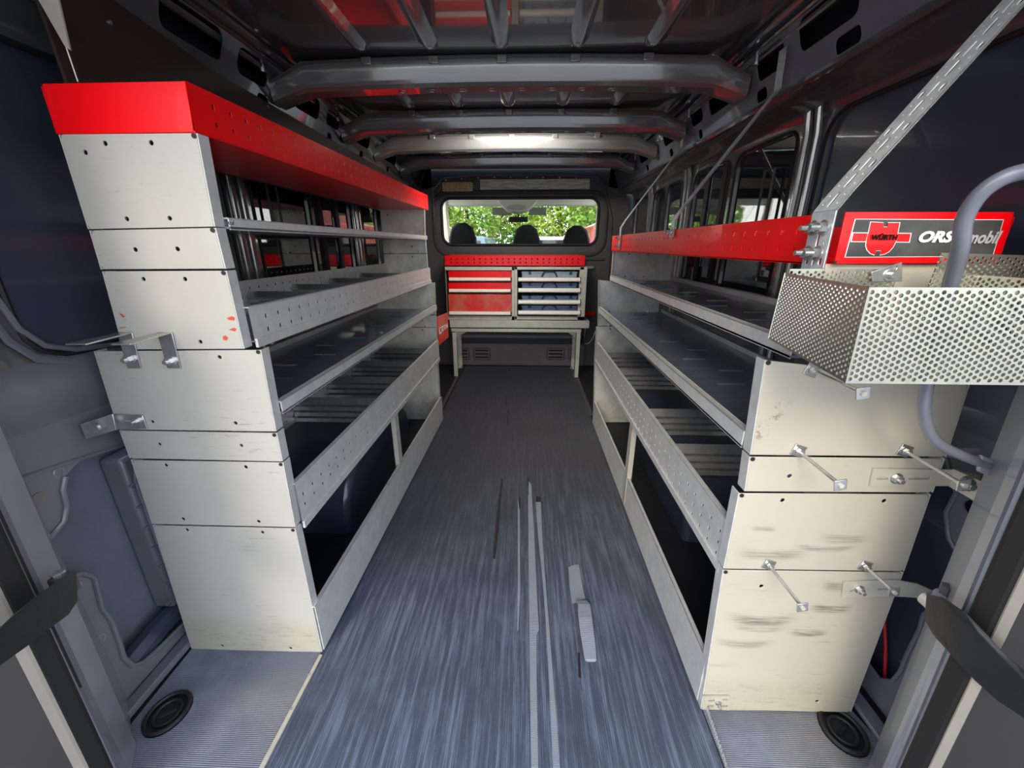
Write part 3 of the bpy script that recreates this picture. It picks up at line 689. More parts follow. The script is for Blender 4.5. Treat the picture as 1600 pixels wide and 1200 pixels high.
def lmap(x, y, z): return (x+.016*(y-.76), y, z)
def rmap(x, y, z): return (x, y, z)
def flat_shelf(unit, mp, xf, xb, ya, yb, z, lip, sg, slots=True, name='shelf'):
    b = MB(); b.box((min(xf,xb), ya, z-.004), (max(xf,xb), yb, z), mp); sh = b.build(name, shelfm, unit)
    s_ = 1 if xf > xb else -1
    b = MB()
    b.box((min(xf, xf-.003*s_), ya, z-.006), (max(xf, xf-.003*s_), yb, z+lip), mp)
    b.box((min(xf, xf-.014*s_), ya, z+lip-.003), (max(xf, xf-.014*s_), yb, z+lip), mp)
    b.box((min(xf-.014*s_, xf-.016*s_), ya, z), (max(xf-.014*s_, xf-.016*s_), yb, z+lip), mp)
    b.build('front_lip', lipm, sh, bevel=.0012)
    b = MB(); b.box((min(xb, xb+.003*s_), ya, z), (max(xb, xb+.003*s_), yb, z+.022), mp); b.box((min(xb, xb+.012*s_), ya, z+.019), (max(xb, xb+.012*s_), yb, z+.022), mp); b.build('back_lip', lipm, sh, bevel=.001)
    if slots:
        n = int((yb-ya)/.125)
        for i in range(n):
            y = ya+.1+i*.125; xm = (xf+xb)/2+(.03 if i % 2 else -.03)
            q = [mp(xm-.035, y-.004, z), mp(xm+.035, y-.004, z), mp(xm+.035, y+.004, z), mp(xm-.035, y+.004, z)]
            b = MB(); b.tube([Vector(mp(xm-.035, y, z+.0005)), Vector(mp(xm+.035, y, z+.0005))], .0038, 6); b.build('slot_emboss', shelfm, sh)
    return sh
def perf_lip(b, mp, x, ya, yb, z0, z1, ncol, nrow, thx, hr=.0035, asp=1.0, mu=.02, mv=.01):
    b.perf(lambda y, z: mp(x, y, z), (thx, 0, 0), ya, yb, z0, z1, ncol, nrow, hr, 4, False, asp, mu, mv)
def grid_lip(b, mp, x, ya, yb, z0, z1, y1, rows, thx, hr=.0036, pitch=.0435):
    n = int((yb-(y1-pitch/2))/pitch); ml = max(0, y1-pitch/2-ya); mr = yb-ya-ml-n*pitch; dz = .028
    b.perf(lambda y, z: mp(x, y, z), (thx, 0, 0), ya, yb, z0, z1, n, len(rows), hr, 4, False, 1.15, (ml, mr), (rows[0]-dz/2-z0, z1-rows[-1]-dz/2))
def tray(unit, mp, xf, xb, ya, yb, z0, z1, zb, ncol, nrow, divs, mt=lipm, name='tray', bot=shelfm, dm=None):
    s_ = 1 if xf > xb else -1
    b = MB(); b.box((min(xf,xb), ya, z0-.003), (max(xf,xb), yb, z0), mp); tr = b.build(name, bot, unit)
    b = MB(); grid_lip(b, mp, xf, ya, yb, z0+.002, z1, ncol, nrow, -.002*s_)
    b.box((min(xf, xf-.012*s_), ya, z1-.001), (max(xf, xf-.012*s_), yb, z1+.001), mp)
    b.box((min(xf+.004*s_, xf-.002*s_), ya, z0-.014), (max(xf+.004*s_, xf-.002*s_), yb, z0+.004), mp)
    b.build('perforated_front', mt, tr, recalc=False, smooth=False)
    b = MB(); perf_lip(b, mp, xb, ya, yb, z0, zb, 36, 3 if zb-z0 > .07 else 2, .002*s_); b.build('perforated_back', mt, tr, recalc=False, smooth=False)
    for y in divs:
        hh = (z1-z0)*.86
        b = MB(); n = 9; V = []; xs = (xf-.006*s_, xb+.006*s_)
        prof = []
        for i in range(n): prof.append(((.006 if i % 2 else -.0), z0+.004+hh*i/(n-1)))
        prof[-1] = (.014, prof[-1][1])
        for x in xs:
            for dy, z in prof: V.append(mp(x, y+dy, z))
        b.add(V, [(i, i+1, n+i+1, n+i) for i in range(n-1)])
        b.add([Vector(v)+Vector((0,.002,0)) for v in V], [(n+i, n+i+1, i+1, i) for i in range(n-1)])
        b.build('divider', dm or steel, tr, recalc=False, ang=20)
    return tr
A0 = Y0L+.010; A1 = Y1L-.022
# left: red top tray
b = MB(); b.box((-.808, Y0L, 1.231), (-.566, Y1L+.06, 1.234), lmap); rt = b.build('top_tray', red, UL)
b = MB(); grid_lip(b, lmap, -.566, Y0L+.001, Y1L+.06, 1.231, 1.306, .8165, (1.2555,1.2835), .002); b.build('perforated_front', red, rt, recalc=False, smooth=False)
P_ = [(at(a,c,Y=Y0L).x, at(a,c,Y=Y0L).z) for a, c in [(66,131),(290,127),(303,207),(95,210),(85,200)]]
b = MB(); b.sheet(P_, [], lambda x, z: (x, Y0L-.001, z), (0,.003,0)); b.build('tray_end', red, rt, bevel=.0012)
b = MB(); b.box((-.812, Y0L, 1.231), (-.809, Y1L+.06, 1.30), lmap); b.box((-.81, Y1L+.058, 1.231), (-.566, Y1L+.06, 1.306), lmap); b.build('tray_back', red, rt)
# left: thin shelf
flat_shelf(UL, lmap, -.560, -.80, Y0L+.026, A1, 1.083, .016, -1, False)
# left: perforated bin tray
tray(UL, lmap, -.557, -.805, Y0L+.024, A1, .863, .931, .955, .834, (.879,.907), [1.12, 1.34, 1.60, 1.90])
# left: middle shelf
flat_shelf(UL, lmap, -.532, -.88, Y0L+.026, A1, .704, .024, -1)
# left: deep bin tray
tray(UL, lmap, -.535, -.885, Y0L+.020, A1, .412, .522, .52, .805, (.452,.480), [1.35, 1.60, 1.85, 2.10], bot=skin_arch)
# left bottom kick lip, post
def kick(unit, mp, x, ya, yb, z1, s_):
    b = MB(); b.box((min(x, x-.003*s_), ya, .012), (max(x, x-.003*s_), yb, z1), mp); b.box((min(x, x-.012*s_), ya, z1-.003), (max(x, x-.012*s_), yb, z1), mp); k_ = b.build('kick_lip', lipm, unit, bevel=.001)
kick(UL, lmap, -.536, A0-.01, A1, .165, 1)
def post(unit, mp, x, y, z0, z1, s_):
    b = MB(); b.box((min(x, x-.003*s_), y, z0), (max(x, x-.003*s_), y+.032, z1), mp); b.box((min(x, x-.022*s_), y, z0), (max(x, x-.022*s_), y+.003, z1), mp); b.build('post', panelL, unit, bevel=.001)
post(UL, lmap, -.537, 1.47, .02, .40, 1)
# right unit
B0 = Y0R+.012; B1 = Y1R-.022
fx = lambda z: .426-.045*z
flat_shelf(UR, rmap, .410, .765, B0+.016, B1, .694, .030, 1)
tray(UR, rmap, .414, .765, B0+.004, B1, .414, .522, .52, .70, (.427,.455,.483), [1.02, 1.28, 1.75, 2.05], bot=skin_arch)
kick(UR, rmap, .424, B0, B1, .150, -1)
post(UR, rmap, .42, 1.42, .02, .40, -1)
flat_shelf(UR, rmap, .462, .80, Y0R+.03, B1, .868, .026, 1)
# right upper far panel
b = MB(); b.sheet([(.478,.862),(.80,.862),(.80,1.02),(.470,1.02)], [circ((.56,1.005),.004), circ((.66,1.005),.004), circ((.55,.885),.004), circ((.65,.885),.004)], lambda x, z: (x, Y1R, z), (0,.003,0)); b.build('far_end_panel', panelIn, UR, bevel=.0012)
b = MB(); b.box((.470, Y1R-.02, .862), (.474, Y1R, 1.02)); b.box((.796, Y1R-.02, .862), (.80, Y1R, 1.02)); b.build('far_flange', panelL, UR)
# right upper near end panel (behind basket)
b = MB(); b.sheet([(.478,.875),(.79,.875),(.75,1.022),(.470,1.022)], [], lambda x, z: (x, Y0R+.01, z), (0,.003,0)); b.build('end_panel', panelR, UR, bevel=.0012)
# right red tray lip, bottom, back
b = MB(); grid_lip(b, rmap, .462, Y0R+.01, Y1R, 1.021, 1.096, .74, (1.044,1.072), .002); rl = b.build('top_tray', red, UR, recalc=False, smooth=False)
b = MB(); b.box((.462, Y0R+.012, 1.020), (.73, Y1R, 1.023)); b.box((.728, Y0R+.012, 1.02), (.73, Y1R, 1.09)); b.box((.462, Y1R-.002, 1.02), (.73, Y1R, 1.095)); b.build('tray_floor', red, rl)
# ---- sign on tray end
SY = Y0R
def sp(zx, zy):    # zoomed crop coordinates -> (x,z) on the sign plane
    p = at(1180+zx*.2625, 280+zy*.2625, Y=SY); return (p.x, p.z)
sg_ = MB(); sg_.sheet([sp(*q) for q in [(540,195),(1545,195),(1470,445),(1095,500),(470,505)]], [], lambda x, z: (x, SY, z), (0,.003,0)); sign = sg_.build('sign_plate', red, UR, bevel=.0008, label='red sign plate with black printed field')
def decal(pts, mt, nm, y, holes=()):
    b = MB(); b.sheet([sp(*q) for q in pts], [[sp(*q) for q in h] for h in holes], lambda x, z: (x, SY-y, z), (0,.0004,0)); return b.build(nm, mt, sign)
decal([(592,236),(1478,240),(1415,452),(1100,462),(530,466)], textw, 'black_field_border', .0006)
decal([(597,240),(1472,244),(1410,448),(1100,458),(536,462)], textk, 'black_field', .0010)
sh = [(683,256),(757,260),(757,285),(780,285),(782,260),(852,260),(838,330),(828,375),(812,405),(790,430),(765,444),(737,450),(742,424),(712,424),(706,450),(680,440),(662,420),(654,395),(658,365),(668,325)]
cx_, cy_ = 745, 350
decal([(cx_+(a-cx_)*1.06, cy_+(c-cy_)*1.04) for a, c in sh], textw, 'logo_outline', .0018)
decal([(575,316),(927,320),(915,378),(563,374)], textw, 'logo_bar_outline', .0014)
decal([(581,321),(920,325),(910,373),(570,369)], red, 'logo_bar', .0017)
decal(sh, red, 'logo_shield', .0022)
decal([(664,326),(842,326),(833,366),(656,366)], red, 'logo_band', .0024)
def text(s_, zx, zy, h, mt, nm, wid=None, shear=0, bold=0, y=.0028):
    c = bpy.data.curves.new(nm, 'FONT'); c.body = s_; c.size = 1; c.extrude = .01; c.shear = shear; c.offset = bold; c.resolution_u = 3
    tmp = bpy.data.objects.new(nm+'_tmp', c); COL.objects.link(tmp); bpy.context.view_layer.update()
    dg = bpy.context.evaluated_depsgraph_get(); me = bpy.data.meshes.new_from_object(tmp.evaluated_get(dg)); bpy.data.objects.remove(tmp)
    xs = [v.co.x for v in me.vertices]; ys = [v.co.y for v in me.vertices]
    x0, x1, y0_, y1_ = min(xs), max(xs), min(ys), max(ys)
    O = sp(zx, zy); W_ = sp(zx+wid, zy)[0]-O[0]; H_ = abs(sp(zx, zy-h)[1]-O[1])
    for v in me.vertices:
        v.co = Vector((O[0]+(v.co.x-x0)/(x1-x0)*W_, SY-y+(-.0002 if v.co.z > 0 else .0002), O[1]+(v.co.y-y0_)/(y1_-y0_)*H_))
    me.materials.append(mt); ob = bpy.data.objects.new(nm, me); COL.objects.link(ob); ob.parent = sign; return ob
text('W\u00dcRTH', 671, 363, 40, mat('print_solid_black', (.004,.004,.004), .6, spec=.1), 'lettering', 154, 0, .045, y=.0045)
text('ORSY', 955, 378, 70, textw, 'lettering', 284, .2, .05)
text('mobil', 1238, 384, 76, mat('print_grey', (.40, .41, .41), .5), 'lettering', 196, .2, .03)
for (zx, zy) in ((475,493),):
    p = sp(zx, zy); MB().cyl((p[0], SY-.0005, p[1]), (p[0], SY-.0015, p[1]), .0022, 8).build('rivet', rubber, sign)
# other marking: handwriting on left thin shelf lip
def scribble(unit):
    b = MB()
    base = at(357, 347, X=-.546)
    for pl in ([(0,0),(2,-5),(3,0)], [(4,-4),(6,-4),(4,-1),(6,0)], [(7,-3),(9,-3),(8,0),(7,-1)], [(10,-7),(10,0),(11,0)]):
        b.tube([at(355+a, 351+c, X=-.5445) for a, c in pl], .0007, 4)
    b.build('pen_marks', textk, unit, label='short black handwriting')
scribble(UL)

# ---- hooks on right panels (threaded rods with square plates)
def hook(base, end, plate=.011):
    A = at(base[0], base[1], Y=Y0R-.001); E = at(end[0], end[1], X=A.x)
    L = A.y-E.y; E = Vector((A.x, A.y-L, A.z+(E.z-A.z)*1.0))
    rod = MB(); rod.cyl(A, E, .0032, 10); h = rod.build('threaded_rod', steel, UR)
    b = MB(); s_ = plate; R_ = Matrix.Rotation(math.radians(18), 3, 'Y')
    q = [A+R_@Vector((dx*s_, -.002, dz*s_)) for dx, dz in ((-1,-1),(1,-1),(1,1),(-1,1))]; b.quadslab(q, (0,.003,0)); b.build('base_plate', steel, h, bevel=.0006)
    b = MB(); b.cyl(A-Vector((0,.003,0)), A-Vector((0,.010,0)), .0065, 6); b.build('nut', steel, h)
    b = MB(); R2 = Matrix.Rotation(math.radians(-12), 3, 'Y'); s2 = plate*.85
    q = [E+R2@Vector((dx*s2, 0, dz*s2)) for dx, dz in ((-1,-1),(1,-1),(1,1),(-1,1))]; b.quadslab(q, (0,-.0025,0)); b.build('end_plate', steel, h, bevel=.0006)
    b = MB(); b.cyl(E-Vector((0,.0025,0)), E-Vector((0,.005,0)), .004, 8); b.build('rod_tip', alu, h)
for bs_, en in (((1268,578),(1347,614)), ((1247,704),(1312,757)), ((1413,704),(1504,757)), ((1201,882),(1253,948)), ((1351,884),(1396,924))): hook(bs_, en)
# slotted tie straps on right panel
def plate_px(pxs, Y, mt, unit, nm, holes=(), th=-.003, bev=.0008):
    P_ = [(at(a,c,Y=Y).x, at(a,c,Y=Y).z) for a, c in pxs]
    b = MB(); b.sheet(P_, [[(at(a,c,Y=Y).x, at(a,c,Y=Y).z) for a, c in h] for h in holes], lambda x, z: (x, Y, z), (0,th,0)); return b.build(nm, mt, unit, bevel=bev)
def nut_px(px, py, Y, unit, r=.008):
    p = at(px, py, Y=Y); b = MB(); b.cyl(p, p-Vector((0,.002,0)), r*1.35, 16); b.cyl(p-Vector((0,.002,0)), p-Vector((0,.009,0)), r, 6); b.cyl(p-Vector((0,.009,0)), p-Vector((0,.015,0)), r*.55, 8); b.build('nut', steel, unit)
tb = plate_px([(1363,731),(1492,733),(1530,742),(1524,768),(1480,758),(1357,758)], Y0R-.001, panelR, UR, 'tie_strap', [[(1368,745),(1386,745),(1386,748),(1368,748)], [(1417,745),(1452,744),(1452,748),(1417,748)]])
nut_px(1400,747,Y0R-.004, tb)
b = MB(); q = [at(1488,732,Y=.653), at(1542,756,Y=.60), at(1528,786,Y=.60), at(1482,760,Y=.653)]; b.quadslab(q, (.001,-.003,0)); b.build('tie_strap_bend', alu, tb, bevel=.001)
nut_px(1507,755,.612, tb, .011)
tb = plate_px([(1317,908),(1400,905),(1432,911),(1455,921),(1448,942),(1428,932),(1395,930),(1314,932)], Y0R-.001, cab_grey, UR, 'tie_strap', [[(1370,917),(1406,915),(1406,919),(1370,921)], [(1326,921),(1333,919),(1333,923),(1326,924)]])
nut_px(1342,920,Y0R-.004, tb, .007)
plate_px([(1097,1086),(1139,1086),(1139,1108),(1106,1106)], Y0R-.001, panelR, UR, 'corner_plate', [[(1106,1092),(1116,1091),(1116,1094),(1106,1095)], [(1105,1100),(1114,1100),(1114,1103),(1105,1103)], [(1127,1100),(1136,1100),(1136,1103),(1127,1103)], [(1128,1090),(1136,1090),(1136,1092),(1128,1092)]])
nut_px(1122,1098,Y0R-.004, UR, .005)
# perforated edging on the floor right
A = at(1100,1100,Z=.0); B_ = at(1135,1205,Z=.0)
def fme(u, v): return A+(B_-A)*u+Vector((0,0,v))
b = MB(); b.perf(fme, (.0015,0,0), 0, 1.6, .0, .018, 26, 2, .012, 4, False, .22, 0, .002); ob = b.build('perforated_edging', zinc2, None, recalc=False, smooth=False)
tag(ob, 'perforated galvanised edging strip on the floor at the right shelving corner', 'edging')

# ---- left brackets
def lbracket(px0, py0, px1, py1, arm, nut):
    unit = UL
    b = plate_px([(px0,py0),(px1,py0),(px1+14,py1),(px0+16,py1)], Y0L-.001, steel, unit, 'angle_bracket', [], -.003, .001)
    q = [at(*arm[0], Y=Y0L-.003), at(*arm[1], Y=Y0L-.003)]
    z = q[0].z
    q += [at(*arm[2], Z=z-.0), at(*arm[3], Z=z-.0)]
    m_ = MB(); m_.quadslab([q[0], q[1], q[2], q[3]], (0,0,-.003)); m_.build('bracket_arm', steel, b, bevel=.001)
    nut_px(nut[0], nut[1], Y0L-.004, b, .0085)
lbracket(185,519,208,575,[(181,520),(206,519),(134,537),(101,537)],(202,561))
lbracket(247,519,270,575,[(245,520),(268,519),(203,537),(172,537)],(266,564))
tb = plate_px([(176,646),(224,648),(232,669),(182,671)], Y0L-.001, steel, UL, 'tie_strap', [[(193,656),(206,656),(206,659),(193,659)]])
nut_px(214,657,Y0L-.004,tb,.006)
b = MB(); q = [at(178,646,Y=Y0L-.002), at(184,671,Y=Y0L-.002), at(136,686,Y=.735), at(127,662,Y=.735)]; b.quadslab(q, (0,-.003,0)); b.build('tie_strap_bend', steel, tb, bevel=.001)
p = at(151,668,Y=.738); b = MB(); b.cyl(p, p-Vector((0,.006,0)), .0105, 16); b.build('bolt_head', steel, tb)

# red paint scrapes on the left panels
for pts in ([(186,489),(190,490),(196,495),(192,496)], [(354,497),(362,494),(367,496),(366,501),(358,500)], [(357,515),(366,512),(370,514),(367,518)], [(348,526),(352,524),(357,528),(354,532),(349,531)], [(186,512),(197,511),(197,512),(187,513)]):
    P_ = [(at(a,c,Y=Y0L).x, at(a,c,Y=Y0L).z) for a, c in pts]
    b = MB(); b.sheet(P_, [], lambda x, z: (x, Y0L-.0004, z), (0,.0003,0)); b.build('red_scrape', mat('scrape', (.5,.07,.04), .6), UL)

# ================================================================== STRUTS
def strut(path, y, wd, label, slots=True, bolts=()):
    t = thing('perforated_strut', label, 'strut', 'steel struts along the right shelving')
    for i in range(len(path)-1):
        A = Vector((path[i][0], y, path[i][1])); B_ = Vector((path[i+1][0], y, path[i+1][1])); L = (B_-A).length; d = (B_-A)/L
        nrm = Vector((-d.z, 0, d.x))
        b = MB(); holes = []
        if slots:
            n = int(L/.028); k_ = 0
            for j in range(n):
                s0 = .006+j*.028
                if s0+.024 > L: break
                if j % 2 == 0: holes.append(rrect(s0, wd*.44, s0+.024, wd*.56, wd*.05, 2))
                else:
                    for v in (.2, .8): holes.append(rrect(s0+.002, wd*(v-.07), s0+.014, wd*(v+.07), wd*.06, 2))
                    holes.append(rrect(s0, wd*.45, s0+.022, wd*.55, wd*.04, 2))
                for v in (.2, .8):
                    if j % 2 == 0: holes.append(circ((s0+.006, wd*v), .0022, 6)); holes.append(circ((s0+.020, wd*v), .0022, 6))
        b.sheet([(0,0),(L,0),(L,wd),(0,wd)], holes, lambda u, v: A+d*u+Vector((0, v, 0)), nrm*.002)
        b.build('strap_section', zinc2, t)
        # folded near edge
        b = MB(); b.tube([A+nrm*.001, B_+nrm*.001], .0016, 6); b.build('strap_edge', steel, t)
    for (x, yy, z, r) in bolts:
        b = MB(); b.cyl((x, yy, z), (x-.003, yy, z), r*1.5, 16); b.cyl((x-.003, yy, z), (x-.011, yy, z), r, 6); b.cyl((x-.011, yy, z), (x-.022, yy, z), r*.55, 8); b.build('bolt', steel, t)
    return t
strut([(.455,.985),(.453,1.098),(.470,1.125),(.72,1.475),(.725,1.56)], .645, .050, 'wide perforated steel strut bolted beside the red sign, nearest the door', bolts=[(.451,.66,1.075,.0075),(.451,.682,1.075,.0075),(.451,.66,1.038,.0075),(.451,.682,1.038,.0075)])
strut([(.458,1.075),(.458,1.12),(.475,1.15),(.70,1.46),(.695,1.555)], 1.33, .032, 'steel strut from the middle of the right red lip to the roof rail', bolts=[(.454,1.346,1.088,.007)])
strut([(.458,1.03),(.458,1.13),(.475,1.16),(.70,1.47),(.695,1.545)], 2.06, .032, 'steel strut at the far end of the right red lip', bolts=[(.454,2.076,1.083,.007),(.454,2.076,1.045,.007)])
for (x, y, z) in ((.69,1.345,1.50),(.69,2.075,1.51)):
    pass

# ================================================================== PERFORATED BASKET
bk = thing('perforated_basket', 'open basket of bent perforated steel sheet hung on the right shelving end', 'basket')
TL = Vector((.395,.640,1.010)); FL = Vector((.346,.420,1.010)); zb = .908
FR = Vector((.64,.420,1.010)); BR = Vector((.64,.640,1.010))
def bil(P0, P1, P2, P3):  # u along P0->P1, v along P0->P3
    return lambda u, v: (P0*(1-u)+P1*u)*(1-v)+(P3*(1-u)+P2*u)*v
def drop(p, dx=0, dy=0): return Vector((p.x+dx, p.y+dy, zb))
TLb = drop(TL, -.004); FLb = drop(FL, .004); FRb = drop(FR, -.01); BRb = drop(BR, -.01)
hrp = .0023
def pplate(P0, P1, P2, P3, nu, nv, th, nm, rj=0):
    # local metric perf: build in metres then map
    W_ = (P1-P0).length; H_ = (P3-P0).length
    f = bil(P0, P1, P2, P3)
    b = MB(); b.perf(lambda u, v: f(u/W_, v/H_), th, 0, W_, 0, H_, nu, nv, hrp, 8, True, 1, 0, .0015)
    return b.build(nm, perfm, bk, recalc=False, smooth=False)
pplate(FLb, FRb, FR, FL, 50, 15, (0,.0016,0), 'front_sheet')
pplate(TLb, FLb, FL, TL, 38, 15, (.0016,0,0), 'left_sheet')
pplate(TLb, FLb, FRb, BRb, 38, 42, (0,0,.0016), 'bottom_sheet')
pplate(FRb, BRb, BR, FR, 38, 15, (-.0016,0,0), 'right_sheet')
b1_ = at(1472,395,Y=.60); b2_ = at(1640,400,Y=.60); b3_ = Vector((b2_.x,.60,.94)); b4_ = Vector((b1_.x-.005,.60,.94))
pplate(b4_, b3_, b2_, b1_, 26, 13, (0,.0016,0), 'raised_back_sheet')
b4_ = Vector((.40,.638,zb)); b3_ = Vector((.56,.638,zb)); b2_ = Vector((.56,.638,1.016)); b1_ = Vector((.40,.638,1.016))
pplate(b4_, b3_, b2_, b1_, 27, 15, (0,.0016,0), 'back_sheet')
MB().tube([TLb, TL], .0012, 6).build('corner_fold', perfm, bk); MB().tube([FLb, FL], .0013, 6).build('corner_fold', perfm, bk)
cp = [(1360,425),(1408,409),(1408,440),(1362,440)]
P_ = [(at(a,c,Y=.634).x, at(a,c,Y=.634).z) for a, c in cp]; b = MB(); b.sheet(P_, [circ((at(1397,418,Y=.634).x, at(1397,418,Y=.634).z), .003, 8)], lambda x, z: (x,.634,z), (0,-.002,0)); b.build('clamp_plate', steel, bk, bevel=.0006)
p = at(1390,430,Y=.632); b = MB(); b.cyl(p, p-Vector((0,.002,0)), .009, 16); b.cyl(p-Vector((0,.002,0)), p-Vector((0,.008,0)), .0045, 6); b.build('clamp_bolt', steel, bk)

# ================================================================== BULKHEAD
WF = struct_group('wall_front')
def bz(px, py, Y=YB): p = at(px, py, Y=Y); return (p.x, p.z)
wx0, wz1 = bz(690,311); wx1, wz0 = bz(931,382)
out = [(-.95,0),(.86,0),(.86,1.2),(.80,1.45),(.62,1.50),(.575,1.56),(.30,1.585),(-.42,1.585),(-.70,1.56),(-.745,1.50),(-.90,1.45),(-.95,1.2)]
b = MB(); b.sheet(out, [rrect(wx0, wz0, wx1, wz1, .07, 6)], lambda x, z: (x, YB, z), (0,.03,0)); b.build('bulkhead_panel', plastic, WF)
MB().box((-.98, YB+.03, -.1), (wx0-.08, YB+.04, 1.65)).build('bulkhead_filler', dark, WF); MB().box((wx1+.08, YB+.03, -.1), (.90, YB+.04, 1.65)).build('bulkhead_filler', dark, WF); MB().box((wx0-.1, YB+.03, -.1), (wx1+.1, YB+.04, .9)).build('bulkhead_filler', dark, WF)
MB().box((-.98, YB+.03, wz1+.08), (.90, YB+.04, 1.65)).build('bulkhead_filler', dark, WF)
b = MB(); b.tube(closed([Vector((x, YB-.004, z)) for x, z in rrect(wx0-.004, wz0-.004, wx1+.004, wz1+.004, .075, 6)]), .011, 8); b.build('window_seal', rubber, WF)
b = MB(); b.tube(closed([Vector((x, YB-.002, z)) for x, z in rrect(wx0-.075, wz0-.085, wx1+.075, wz1+.05, .12, 6)]), .018, 8, sc=(.6,1)); b.build('moulded_frame', plastic, WF)
w1 = MB(); w1.box((wx0-.02, YB+.012, wz0-.02), (wx1+.02, YB+.016, wz1+.02)); ob = w1.build('window_1', glass); ob['kind'] = 'structure'
b = MB(); b.tube([Vector((x, YB-.006, z)) for x, z in ((-.76,1.25),(-.76,1.47),(-.70,1.52),(-.68,1.552),(-.42,1.572),(.30,1.572),(.55,1.552),(.57,1.52),(.63,1.47),(.70,1.25),(.71,.5))], .009, 6); b.build('panel_bead', plastic, WF)
for i in range(10):
    x = -.65+i*.13; z = 1.565-.05*((x+.06)/.9)**2; MB().cyl((x, YB-.004, z), (x, YB-.010, z), .007, 8).build('clip', steel, WF)
# horizontal mouldings, lower ledge, vents
MB().box((-.70, YB-.02, .93), (.66, YB, .945)).build('moulding', plastic, WF, bevel=.004)
x0_, z1_ = bz(700, 520); x1_, z0_ = bz(905, 530)
b = MB(); V = [(-.62, YB-.10, .30), (.50, YB-.10, .30), (.50, YB, .36), (-.62, YB, .36)]; b.quadslab(V, (0,0,-.03)); b.build('ledge', plastic2, WF, bevel=.008)
MB().box((-.64, YB-.09, .22), (.52, YB, .275)).build('ledge_shadow_gap', dark, WF)
MB().box((-.66, YB-.035, .0), (.54, YB, .235)).build('lower_cover', plastic2, WF, bevel=.01)
for (pxa, pxb) in ((714,733),(740,766),(855,881),(889,905)):
    xa, za = bz(pxa, 544, YB-.036); xb, zb_ = bz(pxb, 562, YB-.036)
    b = MB(); b.tube(closed([Vector((x, YB-.037, z)) for x, z in rrect(xa, zb_, xb, za, .012, 3)]), .004, 6); v_ = b.build('vent_frame', plastic, WF)
    for k_ in range(3):
        z = zb_+(za-zb_)*(.2+.3*k_); MB().tube([(xa+.015, YB-.036, z), (xb-.015, YB-.036, z)], .009, 8, sc=(.5,1)).build('vent_slot', dark, WF)
# wooden boards glued over the window
def bd(pxs, mt, nm, lab):
    xa, za = bz(pxs[0], pxs[1], YB-.03); xb, zb_ = bz(pxs[2], pxs[3], YB-.03)
    b = MB(); b.box((xa, YB-.035, zb_), (xb, YB-.004, za)); ob = b.build(nm, mt, bevel=.002); tag(ob, lab, 'board'); return ob
bd((691,285,739,299), ply, 'wooden_board', 'short brown plywood board above the bulkhead window')
bd((750,280.5,921,295.5), chip, 'wooden_board', 'long pale worn board above the bulkhead window')
bd((915,415,928,420), steel, 'metal_label', 'small metal label right of the red tool tray')

# ================================================================== WORKBENCH at the bulkhead
WY = 3.18
def wz(zx, zy, Y=WY): p = at(640+zx/5, 400+zy/5, Y=Y); return (p.x, p.z)
def wbox(b, zx0, zy0, zx1, zy1, ya, yb, Y=WY):
    x0, z1 = wz(zx0, zy0, Y); x1, z0 = wz(zx1, zy1, Y); return b.box((x0, ya, z0), (x1, yb, z1))
# tray on top
tt = thing('tool_tray', 'red perforated tray on top of the two bulkhead cabinets', 'tray')
x0, z1 = wz(271, -4); x1, z0 = wz(1369, 80)
b = MB(); b.perf(lambda x, z: (x, WY-.006, z), (0,.002,0), x0, x1, z0, z1, 23, 2, .0055, 4, False, 1, .03, .012); b.build('perforated_front', red, tt, recalc=False, smooth=False)
b = MB(); b.box((x0, WY-.006, z0), (x1, YB-.06, z0+.004)); b.box((x0, WY-.006, z0), (x0+.003, YB-.06, z1)); b.box((x1-.003, WY-.006, z0), (x1, YB-.06, z1)); b.box((x0, YB-.063, z0), (x1, YB-.06, z1)); b.build('tray_body', red, tt); MB().box((x0+.004, WY+.003, z0+.005), (x1-.004, WY+.006, z1-.013)).build('hole_shade_plate', dark, tt)  # dark plate behind the holes stands in for the shade inside
MB().box((x0+.01, WY, z1-.012), (x1-.01, YB-.07, z1-.010)).build('tray_mat', dark, tt)
# drawer cabinet
dc = thing('drawer_cabinet', 'cabinet with three red drawers at the bulkhead, left of the case rack', 'cabinet')
b = MB()
wbox(b, 275,84,298,500, WY,YB-.07); wbox(b, 798,84,819,500, WY,YB-.07); wbox(b, 275,84,819,112, WY,YB-.07); wbox(b, 275,468,819,500, WY,YB-.07); b.build('cabinet_body', cab_grey, dc, bevel=.002)
b = MB(); wbox(b, 298,112,798,468, WY+.02, WY+.3); b.build('cabinet_inside', dark, dc)
for (a, c, h0, h1) in ((118,198,166,195), (207,288,255,284), (297,464,430,460)):
    b = MB(); wbox(b, 302,a,796,c, WY-.006, WY+.25); d_ = b.build('drawer', redworn if a > 290 else red, dc, bevel=.002)
    x0, z1 = wz(312,h0); x1, z0 = wz(788,h1); b = MB(); b.tube([(x0, WY-.016, (z0+z1)/2), (x1, WY-.016, (z0+z1)/2)], (z1-z0)/2*1.1, 10, sc=(1,.8)); b.build('handle', white, d_)
    MB().box((x1+.002, WY-.012, z0), (x1+.012, WY, z1)).build('latch', plastic, d_)
